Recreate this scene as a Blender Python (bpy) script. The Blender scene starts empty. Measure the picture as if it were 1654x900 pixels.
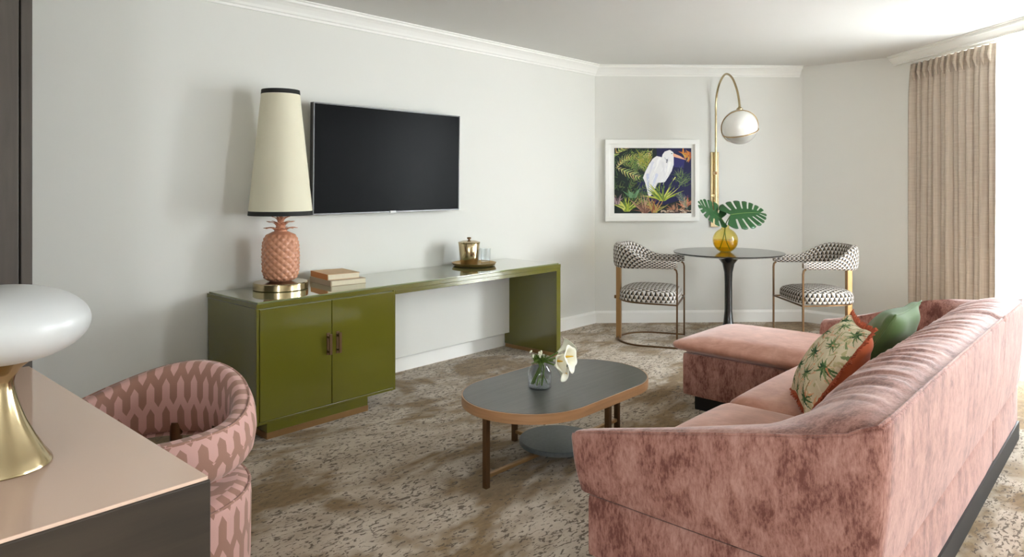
import bpy, bmesh, math, random
import numpy as np
from mathutils import Vector, Matrix

scene = bpy.context.scene
COL = scene.collection
PI = math.pi
rnd = random.Random(7)

# ------------------------------------------------------------------ camera, sky, exposure
FPX = 1144.0
TH = math.atan2(1041.0, 1144.0)
FW = Vector((math.cos(TH), math.sin(TH), 0))
RT = Vector((math.sin(TH), -math.cos(TH), 0))
EYE = Vector((0, 0, 1.40))
cam_d = bpy.data.cameras.new('camera')
cam = bpy.data.objects.new('camera', cam_d)
COL.objects.link(cam)
cam_d.sensor_width = 36.0
cam_d.lens = FPX / 1654.0 * 36.0
cam_d.shift_y = -152.0 / 1654.0
cam_d.clip_start = 0.05
cam.location = EYE
cam.rotation_euler = (PI / 2, 0, TH - PI / 2)
scene.camera = cam

world = bpy.data.worlds.new('sky')
scene.world = world
world.use_nodes = True
wb = world.node_tree.nodes['Background']
wb.inputs['Color'].default_value = (0.90, 0.96, 1.0, 1)
wb.inputs['Strength'].default_value = 5.0

scene.view_settings.view_transform = 'Standard'
scene.view_settings.look = 'None'
scene.view_settings.exposure = 3.05
scene.view_settings.gamma = 1.0
scene.view_settings.use_curve_mapping = False
scene.cycles.use_denoising = True
scene.cycles.max_bounces = 14
scene.cycles.diffuse_bounces = 7
scene.cycles.glossy_bounces = 5
scene.cycles.transparent_max_bounces = 16
scene.cycles.sample_clamp_indirect = 8.0
scene.cycles.caustics_reflective = False
scene.cycles.caustics_refractive = False

def area(name, loc, direction, sx, sy, power=0.0, color=(1, 1, 1), portal=False):
    l = bpy.data.lights.new(name, 'AREA')
    l.shape = 'RECTANGLE'
    l.size, l.size_y = sx, sy
    l.energy = power
    l.color = color
    l.cycles.is_portal = portal
    o = bpy.data.objects.new(name, l)
    COL.objects.link(o)
    o.location = loc
    o.rotation_euler = Vector(direction).to_track_quat('-Z', 'Y').to_euler()
    return o

# window wall geometry: runs along WD from W0, NI points into the room
WD = Vector((-0.680, -0.733, 0)).normalized()
NI = Vector((WD.y, -WD.x, 0))
if NI.x > 0:
    NI = -NI
K0 = Vector((7.35, 1.68, 0))              # start of the curtain line
W0 = Vector((7.35, 1.24, 0))              # start of the window wall
WLEN = 5.2
W1 = W0 + WD * WLEN
YS = W1.y
CEIL = 2.60
area('daylight_portal', W0 + WD * 2.6 + Vector((0, 0, 1.2)) - NI * 0.20, NI, 4.7, 2.36, portal=True)

area('fill_window_portal_west', Vector((-2.36, YS + 0.95, 1.55)), (1, 0, 0), 1.1, 1.2, portal=True)  # portal for the unseen west window added as fill

# ------------------------------------------------------------------ helpers
def lin(v):
    v /= 255.0
    return v / 12.92 if v <= 0.04045 else ((v + 0.055) / 1.055) ** 2.4

def rgb(r, g, b):
    return (lin(r), lin(g), lin(b), 1.0)

ORG = {}          # world origin of every thing and part

class MB:
    def __init__(self):
        self.v, self.f, self.uv, self.mi = [], [], [], []
    def vert(self, p):
        self.v.append(tuple(p))
        return len(self.v) - 1
    def face(self, idx, uv=None, mi=0):
        self.f.append(tuple(idx)); self.uv.append(uv); self.mi.append(mi)
    def box(self, x0, x1, y0, y1, z0, z1, M=None):
        P = [(x0, y0, z0), (x1, y0, z0), (x1, y1, z0), (x0, y1, z0), (x0, y0, z1), (x1, y0, z1), (x1, y1, z1), (x0, y1, z1)]
        if M is not None:
            P = [M @ Vector(p) for p in P]
        b = len(self.v)
        self.v += [tuple(p) for p in P]
        for q in ((0, 3, 2, 1), (4, 5, 6, 7), (0, 1, 5, 4), (1, 2, 6, 5), (2, 3, 7, 6), (3, 0, 4, 7)):
            self.face([b + i for i in q])
        return self
    def grid(self, fn, nu, nv, su=1.0, sv=1.0, wrap_u=False, flip=False):
        b = len(self.v)
        mu = nu if wrap_u else nu + 1
        for j in range(nv + 1):
            for i in range(mu):
                self.v.append(tuple(fn(i / nu, j / nv)))
        for j in range(nv):
            for i in range(nu):
                i2 = (i + 1) % mu if wrap_u else i + 1
                q = [b + j * mu + i, b + j * mu + i2, b + (j + 1) * mu + i2, b + (j + 1) * mu + i]
                u = [(i / nu * su, j / nv * sv), ((i + 1) / nu * su, j / nv * sv), ((i + 1) / nu * su, (j + 1) / nv * sv), (i / nu * su, (j + 1) / nv * sv)]
                if flip:
                    q.reverse(); u.reverse()
                self.face(q, u)
        return self
    def lathe(self, prof, c=(0, 0, 0), seg=48, cap=True, M=None):
        b = len(self.v); n = len(prof)
        c = Vector(c)
        for r, z in prof:
            for k in range(seg):
                a = 2 * PI * k / seg
                p = Vector((r * math.cos(a), r * math.sin(a), z))
                if M is not None:
                    p = M @ p
                self.v.append(tuple(c + p))
        for j in range(n - 1):
            for k in range(seg):
                k2 = (k + 1) % seg
                self.face([b + j * seg + k, b + j * seg + k2, b + (j + 1) * seg + k2, b + (j + 1) * seg + k])
        if cap:
            if prof[0][0] > 1e-5:
                self.face([b + k for k in reversed(range(seg))])
            if prof[-1][0] > 1e-5:
                self.face([b + (n - 1) * seg + k for k in range(seg)])
        return self
    def loft(self, rings, closed=True, caps=True, us=None, vs=None):
        b = len(self.v); n = len(rings[0])
        for r in rings:
            self.v += [tuple(p) for p in r]
        U = us or [0.0]
        if us is None:
            for k in range(1, len(rings)):
                a = sum((Vector(p) for p in rings[k - 1]), Vector()) / n
                c = sum((Vector(p) for p in rings[k]), Vector()) / n
                U.append(U[-1] + (a - c).length)
        mid = rings[len(rings) // 2]
        V = [0.0]
        for k in range(1, n + 1):
            V.append(V[-1] + (Vector(mid[k % n]) - Vector(mid[k - 1])).length)
        m = n if closed else n - 1
        for j in range(len(rings) - 1):
            for k in range(m):
                k2 = (k + 1) % n
                self.face([b + j * n + k, b + j * n + k2, b + (j + 1) * n + k2, b + (j + 1) * n + k],
                          [(U[j], V[k]), (U[j], V[k + 1]), (U[j + 1], V[k + 1]), (U[j + 1], V[k])])
        if caps and closed:
            self.face([b + k for k in reversed(range(n))])
            e = b + (len(rings) - 1) * n
            self.face([e + k for k in range(n)])
        return self
    def tube(self, path, r, seg=10, closed=False, flat=None):
        """round tube (or a rectangular bar with flat=(w,h)) along a path"""
        P = [Vector(p) for p in path]
        n = len(P); rings = []
        up = Vector((0, 0, 1))
        prev = None
        for i in range(n):
            if closed:
                t = (P[(i + 1) % n] - P[i - 1]).normalized()
            else:
                t = (P[min(i + 1, n - 1)] - P[max(i - 1, 0)]).normalized()
            if prev is None:
                s = t.cross(up)
                if s.length < 1e-3:
                    s = t.cross(Vector((0, 1, 0)))
                s.normalize()
            else:
                s = prev - t * prev.dot(t)
                s.normalize()
            prev = s
            w = s.cross(t)
            rr = r[i] if isinstance(r, (list, tuple)) else r
            if flat:
                a, c = flat
                ring = [P[i] + s * a * q[0] + w * c * q[1] for q in ((-.5, -.5), (.5, -.5), (.5, .5), (-.5, .5))]
            else:
                ring = [P[i] + (s * math.cos(2 * PI * k / seg) + w * math.sin(2 * PI * k / seg)) * rr for k in range(seg)]
            rings.append(ring)
        if closed:
            rings.append(rings[0])
        return self.loft(rings, caps=not closed)
    def prism(self, pts, z0, z1):
        b = len(self.v); n = len(pts)
        self.v += [(p[0], p[1], z0) for p in pts] + [(p[0], p[1], z1) for p in pts]
        self.face([b + i for i in reversed(range(n))])
        self.face([b + n + i for i in range(n)])
        for i in range(n):
            j = (i + 1) % n
            self.face([b + i, b + j, b + n + j, b + n + i])
        return self
    def rounded_box(self, lo, hi, r, n=8, puff=(0, 0, 0), deform=None, uvs=1.0):
        lo, hi = Vector(lo), Vector(hi)
        c = (lo + hi) / 2; h = (hi - lo) / 2
        ts = [-1 + 2 * i / n for i in range(n + 1)]
        def warp(t):
            return math.copysign(abs(t) ** 0.6, t)
        idx = {}
        def pt(a):
            q = Vector([warp(a[k]) * h[k] for k in range(3)])
            inner = Vector([max(-h[k] + r, min(h[k] - r, q[k])) for k in range(3)])
            d = q - inner
            if d.length > 1e-9:
                d = d.normalized() * r
            p = inner + d
            x, y, z = (p[k] / h[k] for k in range(3))
            p = p + Vector((math.copysign(puff[0], x) * (1 - y * y) * (1 - z * z) * abs(x), math.copysign(puff[1], y) * (1 - x * x) * (1 - z * z) * abs(y), math.copysign(puff[2], z) * (1 - x * x) * (1 - y * y) * abs(z)))
            p = p + c
            return deform(p) if deform else p
        for ax in range(3):
            for sg in (-1, 1):
                o = [k for k in range(3) if k != ax]
                for i in range(n):
                    for j in range(n):
                        q = []; uv = []
                        for (di, dj) in ((0, 0), (1, 0), (1, 1), (0, 1)):
                            a = [0, 0, 0]; a[ax] = sg; a[o[0]] = ts[i + di]; a[o[1]] = ts[j + dj]
                            key = tuple(round(t, 5) for t in a)
                            if key not in idx:
                                idx[key] = self.vert(pt(a))
                            q.append(idx[key])
                            pp = self.v[idx[key]]
                            uv.append((pp[o[0]] * uvs, pp[o[1]] * uvs))
                        flipit = (sg < 0) != (ax == 1)
                        if flipit:
                            q.reverse(); uv.reverse()
                        self.face(q, uv)
        return self
    def build(self, name, material, parent=None, smooth=None, bevel=0.0, seg=2, solid=0.0, subsurf=0, weld=False, fcol=None):
        off = ORG.get(parent.name, Vector()) if parent else Vector()
        me = bpy.data.meshes.new(name)
        me.from_pydata([(x - off.x, y - off.y, z - off.z) for x, y, z in self.v], [], self.f)
        if any(u is not None for u in self.uv):
            lay = me.uv_layers.new(name='UVMap')
            k = 0
            for fi, u in enumerate(self.uv):
                for q in range(len(self.f[fi])):
                    lay.data[k].uv = u[q] if u is not None else (0, 0)
                    k += 1
        if fcol is not None:
            at = me.color_attributes.new('paint', 'FLOAT_COLOR', 'CORNER')
            arr = np.repeat(np.asarray(fcol, dtype=np.float32), [len(f) for f in self.f], axis=0)
            at.data.foreach_set('color', arr.ravel())
        mats = material if isinstance(material, (list, tuple)) else [material]
        for m in mats:
            me.materials.append(m)
        if len(mats) > 1:
            me.polygons.foreach_set('material_index', self.mi)
        me.validate()
        if weld:
            bm = bmesh.new(); bm.from_mesh(me)
            bmesh.ops.remove_doubles(bm, verts=bm.verts, dist=1e-5)
            bm.to_mesh(me); bm.free()
        bm = bmesh.new(); bm.from_mesh(me)
        bmesh.ops.recalc_face_normals(bm, faces=bm.faces)
        bm.to_mesh(me); bm.free()
        if smooth is not None:
            me.polygons.foreach_set('use_smooth', [True] * len(me.polygons))
            me.set_sharp_from_angle(angle=math.radians(smooth))
        o = bpy.data.objects.new(name, me)
        COL.objects.link(o)
        if parent:
            o.parent = parent
            ORG[o.name] = off
        else:
            ORG[o.name] = Vector()
        if bevel:
            b = o.modifiers.new('bevel', 'BEVEL')
            b.width = bevel; b.segments = seg; b.limit_method = 'ANGLE'; b.angle_limit = math.radians(35)
        if solid:
            s = o.modifiers.new('solid', 'SOLIDIFY'); s.thickness = solid; s.offset = 0
        if subsurf:
            s = o.modifiers.new('sub', 'SUBSURF'); s.levels = subsurf; s.render_levels = subsurf
        return o

def thing(name, label, cat, loc=(0, 0, 0), group=None):
    o = bpy.data.objects.new(name, None)
    COL.objects.link(o)
    o.location = loc
    o.empty_display_size = 0.1
    ORG[o.name] = Vector(loc)
    o['label'] = label; o['category'] = cat
    if group:
        o['group'] = group
    return o

def tag(o, label, cat, group=None):
    o['label'] = label; o['category'] = cat
    if group:
        o['group'] = group
    return o

def struct(o, label=None):
    o['kind'] = 'structure'
    if label:
        o['label'] = label
    return o

def copy_tree(o, parent=None):
    c = o.copy()
    COL.objects.link(c)
    c.parent = parent
    for ch in list(o.children):
        copy_tree(ch, c)
    return c

def spline(pts, n=12):
    """Catmull-Rom through points"""
    P = [Vector(p) for p in pts]
    P = [P[0] * 2 - P[1]] + P + [P[-1] * 2 - P[-2]]
    out = []
    for i in range(1, len(P) - 2):
        a, b, c, d = P[i - 1:i + 3]
        for k in range(n):
            t = k / n
            out.append(0.5 * ((2 * b) + (c - a) * t + (2 * a - 5 * b + 4 * c - d) * t * t + (3 * b - a - 3 * c + d) * t ** 3))
    out.append(P[-2])
    return out

def interp(x, xs, ys):
    return float(np.interp(x, xs, ys))

def sstep(a, b, x):
    t = max(0.0, min(1.0, (x - a) / (b - a)))
    return t * t * (3 - 2 * t)

# ------------------------------------------------------------------ materials
def new_mat(name):
    m = bpy.data.materials.new(name)
    m.use_nodes = True
    nt = m.node_tree
    return m, nt, nt.nodes['Principled BSDF']

def N(nt, typ, **kw):
    n = nt.nodes.new(typ)
    for k, v in kw.items():
        setattr(n, k, v)
    return n

def L(nt, a, b):
    nt.links.new(a, b)

def math_n(nt, op, a, b=None, c=None, clamp=False):
    n = N(nt, 'ShaderNodeMath', operation=op)
    n.use_clamp = clamp
    for i, x in enumerate((a, b, c)):
        if x is None:
            continue
        if isinstance(x, (int, float)):
            n.inputs[i].default_value = x
        else:
            L(nt, x, n.inputs[i])
    return n.outputs[0]

def mixc(nt, fac, a, b):
    n = N(nt, 'ShaderNodeMix', data_type='RGBA')
    if isinstance(fac, (int, float)):
        n.inputs[0].default_value = fac
    else:
        L(nt, fac, n.inputs[0])
    for i, x in ((6, a), (7, b)):
        if isinstance(x, tuple):
            n.inputs[i].default_value = x
        else:
            L(nt, x, n.inputs[i])
    return n.outputs[2]

def ramp(nt, fac, stops):
    n = N(nt, 'ShaderNodeValToRGB')
    e = n.color_ramp.elements
    while len(e) < len(stops):
        e.new(0.5)
    for i, (p, c) in enumerate(stops):
        e[i].position = p
        e[i].color = c if isinstance(c, tuple) else (c, c, c, 1)
    L(nt, fac, n.inputs[0])
    return n.outputs[0]

def coords(nt, scale=(1, 1, 1), kind='Object', rot=(0, 0, 0)):
    t = N(nt, 'ShaderNodeTexCoord')
    mp = N(nt, 'ShaderNodeMapping')
    mp.inputs['Scale'].default_value = scale
    mp.inputs['Rotation'].default_value = rot
    L(nt, t.outputs[kind], mp.inputs['Vector'])
    return mp.outputs[0]

def noise(nt, vec, scale, detail=3, rough=0.5, dist=0.0):
    n = N(nt, 'ShaderNodeTexNoise')
    n.inputs['Scale'].default_value = scale
    n.inputs['Detail'].default_value = detail
    n.inputs['Roughness'].default_value = rough
    n.inputs['Distortion'].default_value = dist
    L(nt, vec, n.inputs['Vector'])
    return n.outputs['Fac']

def bump(nt, bsdf, h, strength=0.2, dist=0.01):
    b = N(nt, 'ShaderNodeBump')
    b.inputs['Strength'].default_value = strength
    b.inputs['Distance'].default_value = dist
    L(nt, h, b.inputs['Height'])
    L(nt, b.outputs[0], bsdf.inputs['Normal'])

def plain(name, col, rough=0.5, metal=0.0, spec=0.5, coat=0.0, coat_rough=0.03, sheen=0.0, vary=0.0, vscale=6.0, bmp=0.0, bscale=200.0):
    m, nt, b = new_mat(name)
    b.inputs['Base Color'].default_value = col
    b.inputs['Roughness'].default_value = rough
    b.inputs['Metallic'].default_value = metal
    b.inputs['Specular IOR Level'].default_value = spec
    b.inputs['Coat Weight'].default_value = coat
    b.inputs['Coat Roughness'].default_value = coat_rough
    b.inputs['Sheen Weight'].default_value = sheen
    v = coords(nt)
    if vary:
        f = noise(nt, v, vscale, 4)
        dk = tuple(c * (1 - vary) for c in col[:3]) + (1,)
        lt = tuple(min(1, c * (1 + vary)) for c in col[:3]) + (1,)
        L(nt, mixc(nt, f, dk, lt), b.inputs['Base Color'])
    if bmp:
        bump(nt, b, noise(nt, v, bscale, 2), bmp, 0.002)
    return m

M = {}
M['wall'] = plain('wall_paint', rgb(222, 221, 215), 0.75, spec=0.25, vary=0.012, vscale=2.0, bmp=0.05, bscale=160)
M['ceiling'] = plain('ceiling_paint', rgb(216, 215, 212), 0.85, spec=0.2, vary=0.01, bmp=0.04, bscale=120)
M['trim'] = plain('white_trim_paint', rgb(238, 237, 232), 0.45, vary=0.008)
M['white_frame'] = plain('white_picture_frame', rgb(240, 239, 234), 0.35, vary=0.01)
M['green'] = plain('green_lacquer', rgb(97, 94, 27), 0.17, spec=0.5, coat=0.6, coat_rough=0.05, vary=0.03, vscale=1.5)
M['green_glass'] = plain('green_backed_glass', rgb(124, 130, 86), 0.06, spec=0.6, coat=1.0, coat_rough=0.02)
M['brass'] = plain('polished_brass', rgb(188, 170, 134), 0.17, metal=1.0, vary=0.04, vscale=10)
M['brass_matt'] = plain('brushed_brass', rgb(178, 150, 106), 0.32, metal=1.0, vary=0.06, vscale=20)
M['bronze'] = plain('dark_bronze', rgb(112, 86, 60), 0.38, metal=0.85, vary=0.08, vscale=20)
M['bronze_light'] = plain('light_bronze', rgb(176, 140, 96), 0.35, metal=0.8, vary=0.08, vscale=20)
M['black'] = plain('black_lacquer', rgb(26, 27, 28), 0.22, spec=0.5, coat=0.4, vary=0.1)
M['black_matt'] = plain('black_plinth', rgb(24, 22, 22), 0.6, vary=0.1)
M['steel'] = plain('silver_bezel', rgb(104, 104, 104), 0.35, metal=0.8, vary=0.03)
M['terracotta'] = plain('terracotta_glaze', rgb(212, 150, 118), 0.33, spec=0.5, coat=0.25, coat_rough=0.2, vary=0.06, vscale=9)
M['shade'] = plain('cream_lampshade_linen', rgb(232, 226, 202), 0.85, spec=0.1, vary=0.02, bmp=0.15, bscale=500)
M['opal'] = plain('frosted_white_glass', rgb(206, 208, 208), 0.30, spec=0.5, coat=0.2, coat_rough=0.25, vary=0.02, vscale=5)
M['opal2'] = plain('opal_white_glass', rgb(240, 238, 233), 0.16, spec=0.5, coat=0.5, vary=0.01)
M['desk_glass'] = plain('blush_backed_glass', rgb(230, 199, 178), 0.07, spec=0.5, coat=0.35, coat_rough=0.03, vary=0.01, vscale=2)
M['orange_cloth'] = plain('orange_velvet', rgb(188, 98, 62), 0.8, spec=0.12, sheen=0.12, vary=0.12, vscale=14)
M['fringe'] = plain('terracotta_fringe', rgb(176, 92, 66), 0.9, spec=0.1, vary=0.15, vscale=60)
M['green_velvet'] = plain('green_velvet', rgb(88, 112, 68), 0.75, spec=0.12, sheen=0.2, vary=0.16, vscale=12)
M['leaf'] = plain('dark_green_leaf', rgb(38, 84, 42), 0.38, spec=0.5, vary=0.25, vscale=16)
M['stem'] = plain('green_stem', rgb(96, 124, 48), 0.45, vary=0.15, vscale=30)
M['lily'] = plain('cream_lily_petal', rgb(250, 248, 228), 0.5, spec=0.3, vary=0.04, vscale=30)
M['spadix'] = plain('yellow_spadix', rgb(222, 180, 66), 0.7, vary=0.1, vscale=60)
M['book_orange'] = plain('orange_book_cloth', rgb(206, 136, 78), 0.7, vary=0.06, vscale=30)
M['book_beige'] = plain('beige_book_cloth', rgb(190, 172, 148), 0.7, vary=0.06, vscale=30)
M['book_tan'] = plain('tan_book_cloth', rgb(212, 178, 136), 0.6, vary=0.06, vscale=30)
M['pages'] = plain('book_pages', rgb(226, 216, 190), 0.85, vary=0.05, vscale=90)
M['screen'] = plain('tv_screen', rgb(5, 5, 6), 0.30, spec=0.045, vary=0.02)
M['tv_back'] = plain('tv_casing', rgb(28, 28, 29), 0.45, vary=0.05)
M['logo'] = plain('pale_emblem', rgb(205, 205, 205), 0.4, vary=0.02)
M['trim_tape'] = plain('black_trim_tape', rgb(38, 38, 36), 0.8, vary=0.1, vscale=50)
M['concrete'] = plain('pale_balcony_concrete', rgb(190, 188, 182), 0.8, vary=0.05)
M['hedge'] = plain('hedge_leaves', rgb(96, 124, 78), 0.7, vary=0.3, vscale=20)
M['alu'] = plain('grey_aluminium', rgb(120, 124, 128), 0.4, metal=0.6, vary=0.03)

def wood(name, dark, light, scale=(3, 40, 40), rough=0.4, coat=0.1):
    m, nt, b = new_mat(name)
    v = coords(nt, scale)
    f = noise(nt, v, 1.0, 6, 0.6, 0.6)
    f2 = noise(nt, coords(nt), 2.2, 3)
    k = math_n(nt, 'MULTIPLY_ADD', f2, 0.5, math_n(nt, 'MULTIPLY', f, 0.6))
    L(nt, ramp(nt, k, [(0.30, dark), (0.75, light)]), b.inputs['Base Color'])
    b.inputs['Roughness'].default_value = rough
    b.inputs['Coat Weight'].default_value = coat
    b.inputs['Coat Roughness'].default_value = 0.2
    bump(nt, b, f, 0.08, 0.002)
    return m
M['desk_wood'] = wood('dark_stained_wood', rgb(36, 30, 25), rgb(66, 56, 46), (2, 2, 26))
M['cab_wood'] = wood('dark_cabinet_wood', rgb(50, 44, 39), rgb(80, 72, 64), (26, 26, 2), 0.5, 0.0)
M['table_top'] = wood('black_stained_oak', rgb(40, 40, 39), rgb(78, 76, 72), (3, 50, 50), rough=0.34, coat=0.2)
M['table_edge'] = wood('bronze_wood_edge', rgb(150, 110, 76), rgb(194, 148, 106), (4, 4, 60), rough=0.34, coat=0.3)
M['shelf_stone'] = plain('dark_grey_stone', rgb(84, 88, 88), 0.35, vary=0.3, vscale=60)

def velvet(name):
    m, nt, b = new_mat(name)
    t = coords(nt, (1.0, 1.0, 0.55))
    f1 = noise(nt, t, 15.0, 6, 0.68, 0.4)
    f2 = noise(nt, coords(nt, (1, 1, 0.35)), 120.0, 3, 0.7, 0.2)
    f3 = noise(nt, t, 4.0, 2)
    k = math_n(nt, 'ADD', math_n(nt, 'MULTIPLY', f1, 0.55), math_n(nt, 'ADD', math_n(nt, 'MULTIPLY', f2, 0.35), math_n(nt, 'MULTIPLY', f3, 0.18)))
    L(nt, ramp(nt, k, [(0.445, rgb(120, 75, 66)), (0.535, rgb(168, 119, 107)), (0.665, rgb(196, 151, 139))]), b.inputs['Base Color'])
    b.inputs['Roughness'].default_value = 0.62
    b.inputs['Specular IOR Level'].default_value = 0.25
    b.inputs['Sheen Weight'].default_value = 0.6
    b.inputs['Sheen Roughness'].default_value = 0.35
    b.inputs['Sheen Tint'].default_value = (1.0, 0.86, 0.84, 1)
    bump(nt, b, k, 0.35, 0.004)
    return m
M['velvet'] = velvet('blush_pink_velvet')

def smooth_velvet(name):
    m, nt, b = new_mat(name)
    t = coords(nt, (1.0, 1.0, 1.0))
    f1 = noise(nt, t, 7.0, 5, 0.6, 0.6)
    f2 = noise(nt, coords(nt, (1, 0.3, 1)), 60.0, 4, 0.7, 0.3)
    k = math_n(nt, 'ADD', math_n(nt, 'MULTIPLY', f1, 0.65), math_n(nt, 'MULTIPLY', f2, 0.3))
    L(nt, ramp(nt, k, [(0.36, rgb(178, 124, 105)), (0.6, rgb(208, 156, 137))]), b.inputs['Base Color'])
    b.inputs['Roughness'].default_value = 0.5
    b.inputs['Specular IOR Level'].default_value = 0.35
    b.inputs['Sheen Weight'].default_value = 0.5
    b.inputs['Sheen Roughness'].default_value = 0.4
    b.inputs['Sheen Tint'].default_value = (1.0, 0.88, 0.86, 1)
    bump(nt, b, k, 0.25, 0.004)
    return m
M['velvet_seat'] = smooth_velvet('blush_pink_velvet_seat')

def carpet():
    m, nt, b = new_mat('mottled_carpet')
    v = coords(nt, rot=(0, 0, 0.25))
    vs = coords(nt, (0.62, 1.35, 1), rot=(0, 0, 0.5))
    patch = noise(nt, coords(nt, (0.8, 1.25, 1), rot=(0, 0, 0.2)), 1.5, 4, 0.62, 0.5)
    tan = ramp(nt, patch, [(0.47, 0.0), (0.565, 1.0)])
    mid = noise(nt, vs, 6.0, 4, 0.6, 0.4)
    base = mixc(nt, ramp(nt, mid, [(0.35, 0.0), (0.65, 1.0)]), rgb(184, 167, 147), rgb(214, 201, 184))
    brown = mixc(nt, ramp(nt, noise(nt, vs, 14.0, 4, 0.7), [(0.35, 0.0), (0.65, 1.0)]), rgb(120, 95, 60), rgb(152, 126, 88))
    col = mixc(nt, math_n(nt, 'MULTIPLY', tan, 0.95), base, brown)
    sp = noise(nt, vs, 46.0, 3, 0.55, 1.0)
    dens = noise(nt, v, 2.6, 3, 0.6)
    thr = math_n(nt, 'MULTIPLY_ADD', dens, 0.16, math_n(nt, 'MULTIPLY', tan, -0.05))
    s = math_n(nt, 'ADD', sp, thr)
    spk = ramp(nt, s, [(0.632, 0.0), (0.668, 1.0)])
    col = mixc(nt, math_n(nt, 'MULTIPLY', spk, 0.85), col, rgb(88, 73, 60))
    fib = noise(nt, v, 240.0, 2)
    col = mixc(nt, math_n(nt, 'MULTIPLY', fib, 0.22), col, rgb(96, 82, 64))
    L(nt, col, b.inputs['Base Color'])
    b.inputs['Roughness'].default_value = 0.95
    b.inputs['Specular IOR Level'].default_value = 0.08
    b.inputs['Sheen Weight'].default_value = 0.15
    h = math_n(nt, 'SUBTRACT', math_n(nt, 'MULTIPLY', fib, 0.5), spk)
    bump(nt, b, h, 0.5, 0.004)
    return m
M['carpet'] = carpet()

def hex_fabric():
    m, nt, b = new_mat('pink_hexagon_weave')
    t = N(nt, 'ShaderNodeUVMap')
    sx = N(nt, 'ShaderNodeSeparateXYZ')
    L(nt, t.outputs[0], sx.inputs[0])
    W, H = 0.034, 0.105
    cu = math_n(nt, 'DIVIDE', sx.outputs[0], W)
    col = math_n(nt, 'FLOOR', cu)
    fu = math_n(nt, 'FRACT', cu)
    par = math_n(nt, 'MODULO', col, 2.0)
    zig = math_n(nt, 'ABSOLUTE', math_n(nt, 'SUBTRACT', fu, 0.5))
    row = math_n(nt, 'FLOOR', math_n(nt, 'ADD', math_n(nt, 'DIVIDE', sx.outputs[1], H), math_n(nt, 'MULTIPLY', zig, math_n(nt, 'MULTIPLY_ADD', par, 1.0, -0.5))))
    msk = math_n(nt, 'GREATER_THAN', math_n(nt, 'ABSOLUTE', math_n(nt, 'MODULO', math_n(nt, 'ADD', row, col), 2.0)), 0.5)
    L(nt, mixc(nt, msk, rgb(214, 170, 162), rgb(168, 127, 111)), b.inputs['Base Color'])
    b.inputs['Roughness'].default_value = 0.75
    b.inputs['Specular IOR Level'].default_value = 0.2
    b.inputs['Sheen Weight'].default_value = 0.25
    bump(nt, b, noise(nt, coords(nt), 400.0, 2), 0.15, 0.002)
    return m
M['hex'] = hex_fabric()

def geo_fabric():
    m, nt, b = new_mat('black_and_white_triangle_weave')
    t = N(nt, 'ShaderNodeUVMap')
    sx = N(nt, 'ShaderNodeSeparateXYZ')
    L(nt, t.outputs[0], sx.inputs[0])
    S = 0.042
    r = math_n(nt, 'DIVIDE', sx.outputs[1], S * 0.8)
    row = math_n(nt, 'FLOOR', r)
    fv = math_n(nt, 'FRACT', r)
    off = math_n(nt, 'MULTIPLY', math_n(nt, 'MODULO', row, 2.0), 0.5)
    fu = math_n(nt, 'FRACT', math_n(nt, 'ADD', math_n(nt, 'DIVIDE', sx.outputs[0], S), off))
    d = math_n(nt, 'ABSOLUTE', math_n(nt, 'SUBTRACT', fu, 0.5))
    white = math_n(nt, 'LESS_THAN', d, math_n(nt, 'MULTIPLY_ADD', fv, 0.36, 0.03))
    left = math_n(nt, 'LESS_THAN', fu, 0.5)
    c = mixc(nt, left, rgb(34, 32, 34), rgb(132, 118, 100))
    c = mixc(nt, white, c, rgb(208, 204, 199))
    L(nt, c, b.inputs['Base Color'])
    b.inputs['Roughness'].default_value = 0.8
    b.inputs['Specular IOR Level'].default_value = 0.2
    bump(nt, b, noise(nt, coords(nt), 500.0, 2), 0.15, 0.002)
    return m
M['geo'] = geo_fabric()

def linen():
    m, nt, b = new_mat('taupe_linen_curtain')
    f = noise(nt, coords(nt, (1, 1, 0.02)), 90.0, 3)
    g = noise(nt, coords(nt, (0.05, 0.05, 1)), 160.0, 3)
    k = math_n(nt, 'ADD', math_n(nt, 'MULTIPLY', f, 0.5), math_n(nt, 'MULTIPLY', g, 0.5))
    L(nt, ramp(nt, k, [(0.3, rgb(186, 170, 154)), (0.7, rgb(216, 204, 190))]), b.inputs['Base Color'])
    b.inputs['Roughness'].default_value = 0.9
    b.inputs['Specular IOR Level'].default_value = 0.1
    bump(nt, b, k, 0.2, 0.002)
    return m
M['linen'] = linen()

def sheer(name='white_sheer_voile', dens=0.72, thru=1.0):
    m, nt, b = new_mat(name)
    nt.nodes.remove(b)
    out = nt.nodes['Material Output']
    tr = N(nt, 'ShaderNodeBsdfTransparent'); tr.inputs[0].default_value = (1, 1, 1, 1)
    tl = N(nt, 'ShaderNodeBsdfTranslucent'); tl.inputs[0].default_value = (0.93 * thru, 0.95 * thru, 0.96 * thru, 1)
    df = N(nt, 'ShaderNodeBsdfDiffuse'); df.inputs[0].default_value = (0.93, 0.94, 0.95, 1)
    m1 = N(nt, 'ShaderNodeMixShader'); m1.inputs[0].default_value = 0.4
    L(nt, tl.outputs[0], m1.inputs[1]); L(nt, df.outputs[0], m1.inputs[2])
    m2 = N(nt, 'ShaderNodeMixShader')
    f = noise(nt, coords(nt), 260.0, 2)
    k = math_n(nt, 'MULTIPLY_ADD', f, 0.15, dens)
    L(nt, k, m2.inputs[0])
    L(nt, tr.outputs[0], m2.inputs[1]); L(nt, m1.outputs[0], m2.inputs[2])
    L(nt, m2.outputs[0], out.inputs['Surface'])
    return m
M['sheer'] = sheer('white_sheer_voile', 0.34)
M['dense_sheer'] = sheer('dense_white_voile', 0.90, 0.26)

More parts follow.
